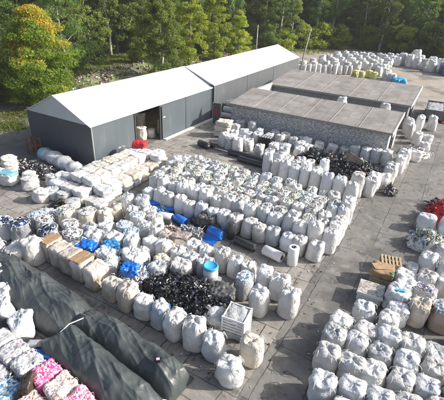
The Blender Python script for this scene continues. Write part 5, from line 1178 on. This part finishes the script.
# white tanks/poles beside the pole
# blue tarp and white lid behind the far shed, blue skip, trailer
t = tag(link('blue_tarp_pile', bale_mesh(101, 2.0, 1.6, 1.75, 'bluelid', .14, 12), None, (-8.1, 68.6, 0), .2), 'bright blue sheeted pile behind the right corner of the far shed', 'pile')
tag(link('white_sheet_pile', bale_mesh(102, 1.8, 1.4, 2.1, 'white', .12, 10), None, (-9.8, 70.0, 0), .2), 'white sheeted pile left of the bright blue one', 'pile')
tag(MB().box((-6.6, 67.6, .2), (1.2, .6, .4), .2, 0, .1).obj('concrete_block', 'paperscrap'), 'small pale block right of the bright blue pile', 'block')
def skip(name, label, x, y, rz, W, Ln, h, m, cat, fill='s_grey'):
    t = thing(name, label, cat, (x, y, 0), rz); th = .06
    for s in (1, -1):
        MB().box((s * W / 2, 0, h / 2 + .15), (th, Ln, h)).obj('side_panel', m, t); MB().box((0, s * (Ln / 2 - th), h / 2 + .15), (W - 2 * th, th, h)).obj('end_panel', m, t)
        MB().box((s * (W / 2 + .02), 0, h + .17), (.12, Ln + .04, .08)).obj('rim', m, t)
        for q in (-.3, 0, .3): MB().box((s * (W / 2 + .05), q * Ln, h / 2 + .1), (.05, .10, h - .1)).obj('rib', m, t)
    MB().box((0, 0, .12), (W - .05, Ln - .05, .12)).obj('floor', 'dark', t)
    link('load', bale_mesh(110, W - .2, Ln - .25, h - .15, fill, .10, 12), t, (0, 0, .18)); return t
skip('container_skip', 'blue steel skip at the far right edge beside the white bags', -2.4, 90.6, .2, 2.6, 4.5, 1.7, 'skipblue', 'skip', 'dark')
skip('trailer_bed', 'low grey open container with a red corner, right of the far shed', -1.6, 55.5, .05, 2.2, 5.4, 1.15, 'shedwall2', 'container', 's_grey')
tag(MB().box((-.35, 52.6, .75), (.16, .12, 1.1)).box((-.35, 52.6, .06), (.4, .4, .12)).obj('marker_post', 'red'), 'short crimson post at the corner of the grey open container', 'post')

# ------------------------------------------------------------------ bottom left: tarps, pink bales
def tarp(name, label, poly_c, ax, L_, W, h, seed, lobes, z0=0):
    """draped plastic cover: a lobed mound with long drag folds"""
    cx, cy = poly_c; nu, nv = 190, 100; vs = []; fs = []
    ca, sa = math.cos(ax), math.sin(ax)
    for i in range(nu + 1):
        for j in range(nv + 1):
            u, v = i / nu * 2 - 1, j / nv * 2 - 1
            e = max(0, 1 - abs(u) ** 5) ** .45; wv = 1 - .10 * abs(u) + .07 * nz3(u * 2, seed, 0)
            vv = v + .10 * math.sin(u * 3 + seed); pr = 0
            for (c, w_, a) in lobes(u): pr = max(pr, a * max(0, 1 - (abs(v - c) / w_) ** 2.6) ** .55)
            X = u * L_ / 2; Y = v * W / 2 * wv
            z = h * e * pr * (.86 + .25 * nz3(u * 2.6 + seed, v * 1.2, 5))
            rid = 1 - abs(nz3(X * .45 + seed, Y * 1.7 + .5 * X, 2)) * 3
            rid2 = 1 - abs(nz3(X * 1.5 + 3, Y * .8 - .9 * X, seed)) * 3
            rid3 = 1 - abs(nz3(X * 1.0 + 9, Y * 4.2 + 1.3 * X, seed + 4)) * 3
            z += min(1, z * 3) * (.065 * max(0, rid) ** 1.8 + .035 * max(0, rid2) ** 1.8 + .035 * max(0, rid3) ** 1.7 + .24 * nz3(X * .8, Y * 1.1, 1) + .012 * nz3(X * 5, Y * 5, 2))
            z = max(.012 + .02 * abs(nz3(X * 3, Y * 3, 0)), z)
            x_, y_ = X * ca - Y * sa, X * sa + Y * ca; vs.append((x_, y_, z + z0))
    for i in range(nu):
        for j in range(nv): a = i * (nv + 1) + j; fs.append((a, a + nv + 1, a + nv + 2, a + 1))
    t = thing(name, label, 'tarpaulin', (cx, cy, 0)); MB().add(vs, fs).obj('cover', 'tarp', t, True); return t
tA = tarp('tarpaulin', 'dark green-grey plastic cover over the left pile, running to the left edge', (-14.15, 7.9), -.07, 7.6, 2.3, 1.15, 3, lambda u: [(0, 1.0, 1.0)])
tB = tarp('tarpaulin', 'dark green-grey plastic cover with two lobes over the right pile', (-8.5, 6.95), -.06, 5.7, 3.4, 1.25, 8, lambda u: [(.50, .44, .92), (-.38 - .06 * u, .52, 1.08 - .05 * u)])
MB().tube([(-2.15, -.55, 1.02), (-2.05, 0, 1.22), (-1.8, .5, 1.26)], .025, 6).obj('white_tie', 's_white', tB)
MB().box((1.9, .55, 1.20), (.26, .20, .06), .3).obj('black_sticker', 's_black', tB); MB().box((1.9, .55, 1.235), (.12, .10, .012), .8).obj('red_mark', 's_lpink', tB)
def fbale(label, x, y, z, dx, dy, dz, mat, scraps, seed, rz=0, side=None, n=150):
    t = thing('film_bale', label, 'bale', (x, y, z), rz, 'film bales at the bottom left'); link('bale_body', bale_mesh(seed, dx, dy, dz, mat, .035, 20), t)
    if scraps:
        b = MB(); r = random.Random(seed)
        for i in range(n):
            u, v = r.uniform(-.5, .5), r.uniform(-.5, .5)
            if r.random() < .6: bits(b, u * dx * .95, v * dy * .95, dz - .01, .01, .01, 1, .034, len(scraps), r, 0, None, .5)
            else:
                zz = r.uniform(.1, 1) * dz; bits(b, u * dx, -dy / 2 - .01, zz, .01, .01, 1, .032, len(scraps), r, 0) if r.random() < .5 else bits(b, dx / 2 + .01, v * dy, zz, .01, .01, 1, .032, len(scraps), r, 0)
        b.obj('surface_scraps', scraps, t)['kind'] = 'stuff'
    straps(t, dx, dy, dz, 2, 'x', 's_cream', .012); return t
fbale('bright pink film bale beside the tarp', -9.75, 5.15, 0, .8, .95, 1.0, 'bale_pink', ['s_pink', 's_lpink', 's_lpink', 's_white'], 120, -.1)
fbale('white and cream film bale between the two pink bales', -8.85, 5.1, 0, .82, .95, 1.0, 'bale_cream', ['s_white', 's_cream', 's_cream', 's_lpink'], 121, -.1)
fbale('pink film bale at the bottom edge right of the cream bale', -7.95, 5.0, 0, .8, .95, 1.0, 'bale_lpink', ['s_pink', 's_lpink', 's_white'], 122, -.1)
fbale('grey film bale with pink streaks left of the bright pink bale', -10.65, 5.1, 0, .85, .95, .98, 'bale_grey', ['s_white', 's_clear', 's_grey', 's_pink'], 123, -.1, n=70)
fbale('silvery grey film bale with a blue spot at the left', -11.55, 5.15, 0, .85, .95, .95, 'bale_grey', ['s_clear', 's_white', 's_grey'], 124, -.1, n=50)
fbale('blue and cyan film bale in the bottom left corner', -10.4, 4.05, 0, .85, .9, .85, 'bale_cyan', ['s_cyan', 's_blue', 's_white'], 125, -.1)
fbale('pale film bale at the bottom edge below the bright pink bale', -9.3, 4.15, 0, .85, .85, .8, 'bale_cream', ['s_pink', 's_lpink', 's_white'], 126, -.1)
fbale('grey wrapped bale on the left edge above the silvery bale', -12.5, 5.2, 0, .85, .95, .95, 'clear', None, 127, -.1)
fbale('white bale beyond the bottom left corner beside the cyan bale', -11.4, 4.2, 0, .9, .9, .8, 'cool', None, 128, -.1)
fbale('black and white striped film bale at the end of the two-lobed tarp', -5.15, 6.3, 0, 1.1, .9, .75, 'bale_stripe', ['s_white', 's_black', 's_grey', 's_white'], 129, .1)
tag(link('leather_sheet', bale_mesh(130, .42, .75, .9, 'leather', .09, 10), None, (-9.85, 4.55, .35), .5), 'brown leather-like sheet hanging over the bright pink bale', 'sheet')
tag(link('white_sack', sack_mesh(131, 'f', 1.0, 1.1, 'cool', 2.2, 2.2), None, (-12.6, 6.15, 0), .4), 'bluish white crumpled sack between the left tarp and the grey bale', 'sack')
tag(link('white_sack', sack_mesh(132, 'f', .95, .95, 'cool', 2.2, 2.2), None, (-14.0, 6.35, 0), .9), 'crumpled pale sack below the left tarp near the edge', 'sack')
tag(link('white_sack', sack_mesh(134, 'f', 1.05, .95, 'cool', 2.2, 2.2), None, (-15.0, 6.9, 0), .9), 'bluish sack under the left end of the tarp', 'sack')
tag(link('white_sack', sack_mesh(135, 'f', 1.05, .95, 'white', 2.2, 2.2), None, (-16.4, 7.6, 0), .2), 'bluish white sack at the left edge below the tarp', 'sack')
t = thing('grey_case', 'flat grey plastic case leaning between sack and tarp', 'case', (-11.15, 6.0, .5), .6)
MB().box((0, 0, .12), (.95, .32, .22), 0, 0, .05).obj('case_body', 'greyplastic', t); MB().box((0, 0, .235), (.85, .24, .03)).obj('case_lid', 's_grey', t); MB().box((0, -.175, .14), (.25, .03, .05)).obj('handle', 's_black', t)
tag(link('blue_sheet', bale_mesh(133, .7, .5, .4, 'blue', .08), None, (-10.75, 5.9, .2), .3), 'small bright blue sheet tucked under the grey case', 'sheet')
roll('black_film_roll', 'dark roll with a beige end at the left edge', -13.3, 5.9, 1.3, .3, .25, 'blackroll', z=.25, corem='s_cream', group='film rolls at the bottom left')
roll('black_film_roll', 'thick black roll below the white sack at the left edge', -12.3, 5.75, 1.1, .26, .4, 'blackroll', group='film rolls at the bottom left')
roll('grey_film_roll', 'silvery grey roll at the left edge above the black roll', -14.6, 5.9, 1.3, .3, .2, 'greyplastic', z=.2, group='film rolls at the bottom left')

# litter and cracks on the pavement: uncountable scraps
def litter():
    r = random.Random(31); b = MB()
    zones = [(-3.6, 17, -3.5, 44, .4, 90), (-16, 15.5, -3.9, 17.6, 0, 110), (-22, 14, -18, 34, 0, 50), (-14, 8.6, -4, 9.1, 0, 50), (-.5, 20, .6, 33, 0, 120), (-19, 26, -12, 29.5, 0, 60), (-22, 25, -17, 32, 0, 50), (-3.7, 5, -1.9, 20, 0, 60), (-30, 12, -24, 15, 0, 60), (-12, 98, -4, 60, 0, 60), (-5, 12, -3.9, 8.5, 0, 20)]
    for (x0, y0, x1, y1, s_, n_) in zones:
        for i in range(n_):
            x = r.uniform(x0, x1) + r.gauss(0, .12); y = r.uniform(min(y0, y1), max(y0, y1)); s = r.uniform(.015, .07); a = r.uniform(0, 6.28)
            pts = [(x + s * q * math.cos(a + k_ * 1.57), y + s * q * math.sin(a + k_ * 1.57), .006 + r.uniform(0, .03)) for k_, q in enumerate((1, .7, 1.1, .6))]
            b.add(pts, [(0, 1, 2, 3)], r.choice([0, 1, 1, 2, 2, 3, 3, 3]))
    tag(b.obj('litter', ['s_white', 's_grey', 's_black', 's_brown', 's_blue']), 'small scraps of film and paper scattered over the paving', 'litter', kind='stuff')
litter()
print('bags', NB[0], 'objects', len(D.objects))

for o_ in D.objects:
    if 'label' in o_ and len(o_['label'].replace('-', ' ').split()) > 16: print('LONG', o_['label'])
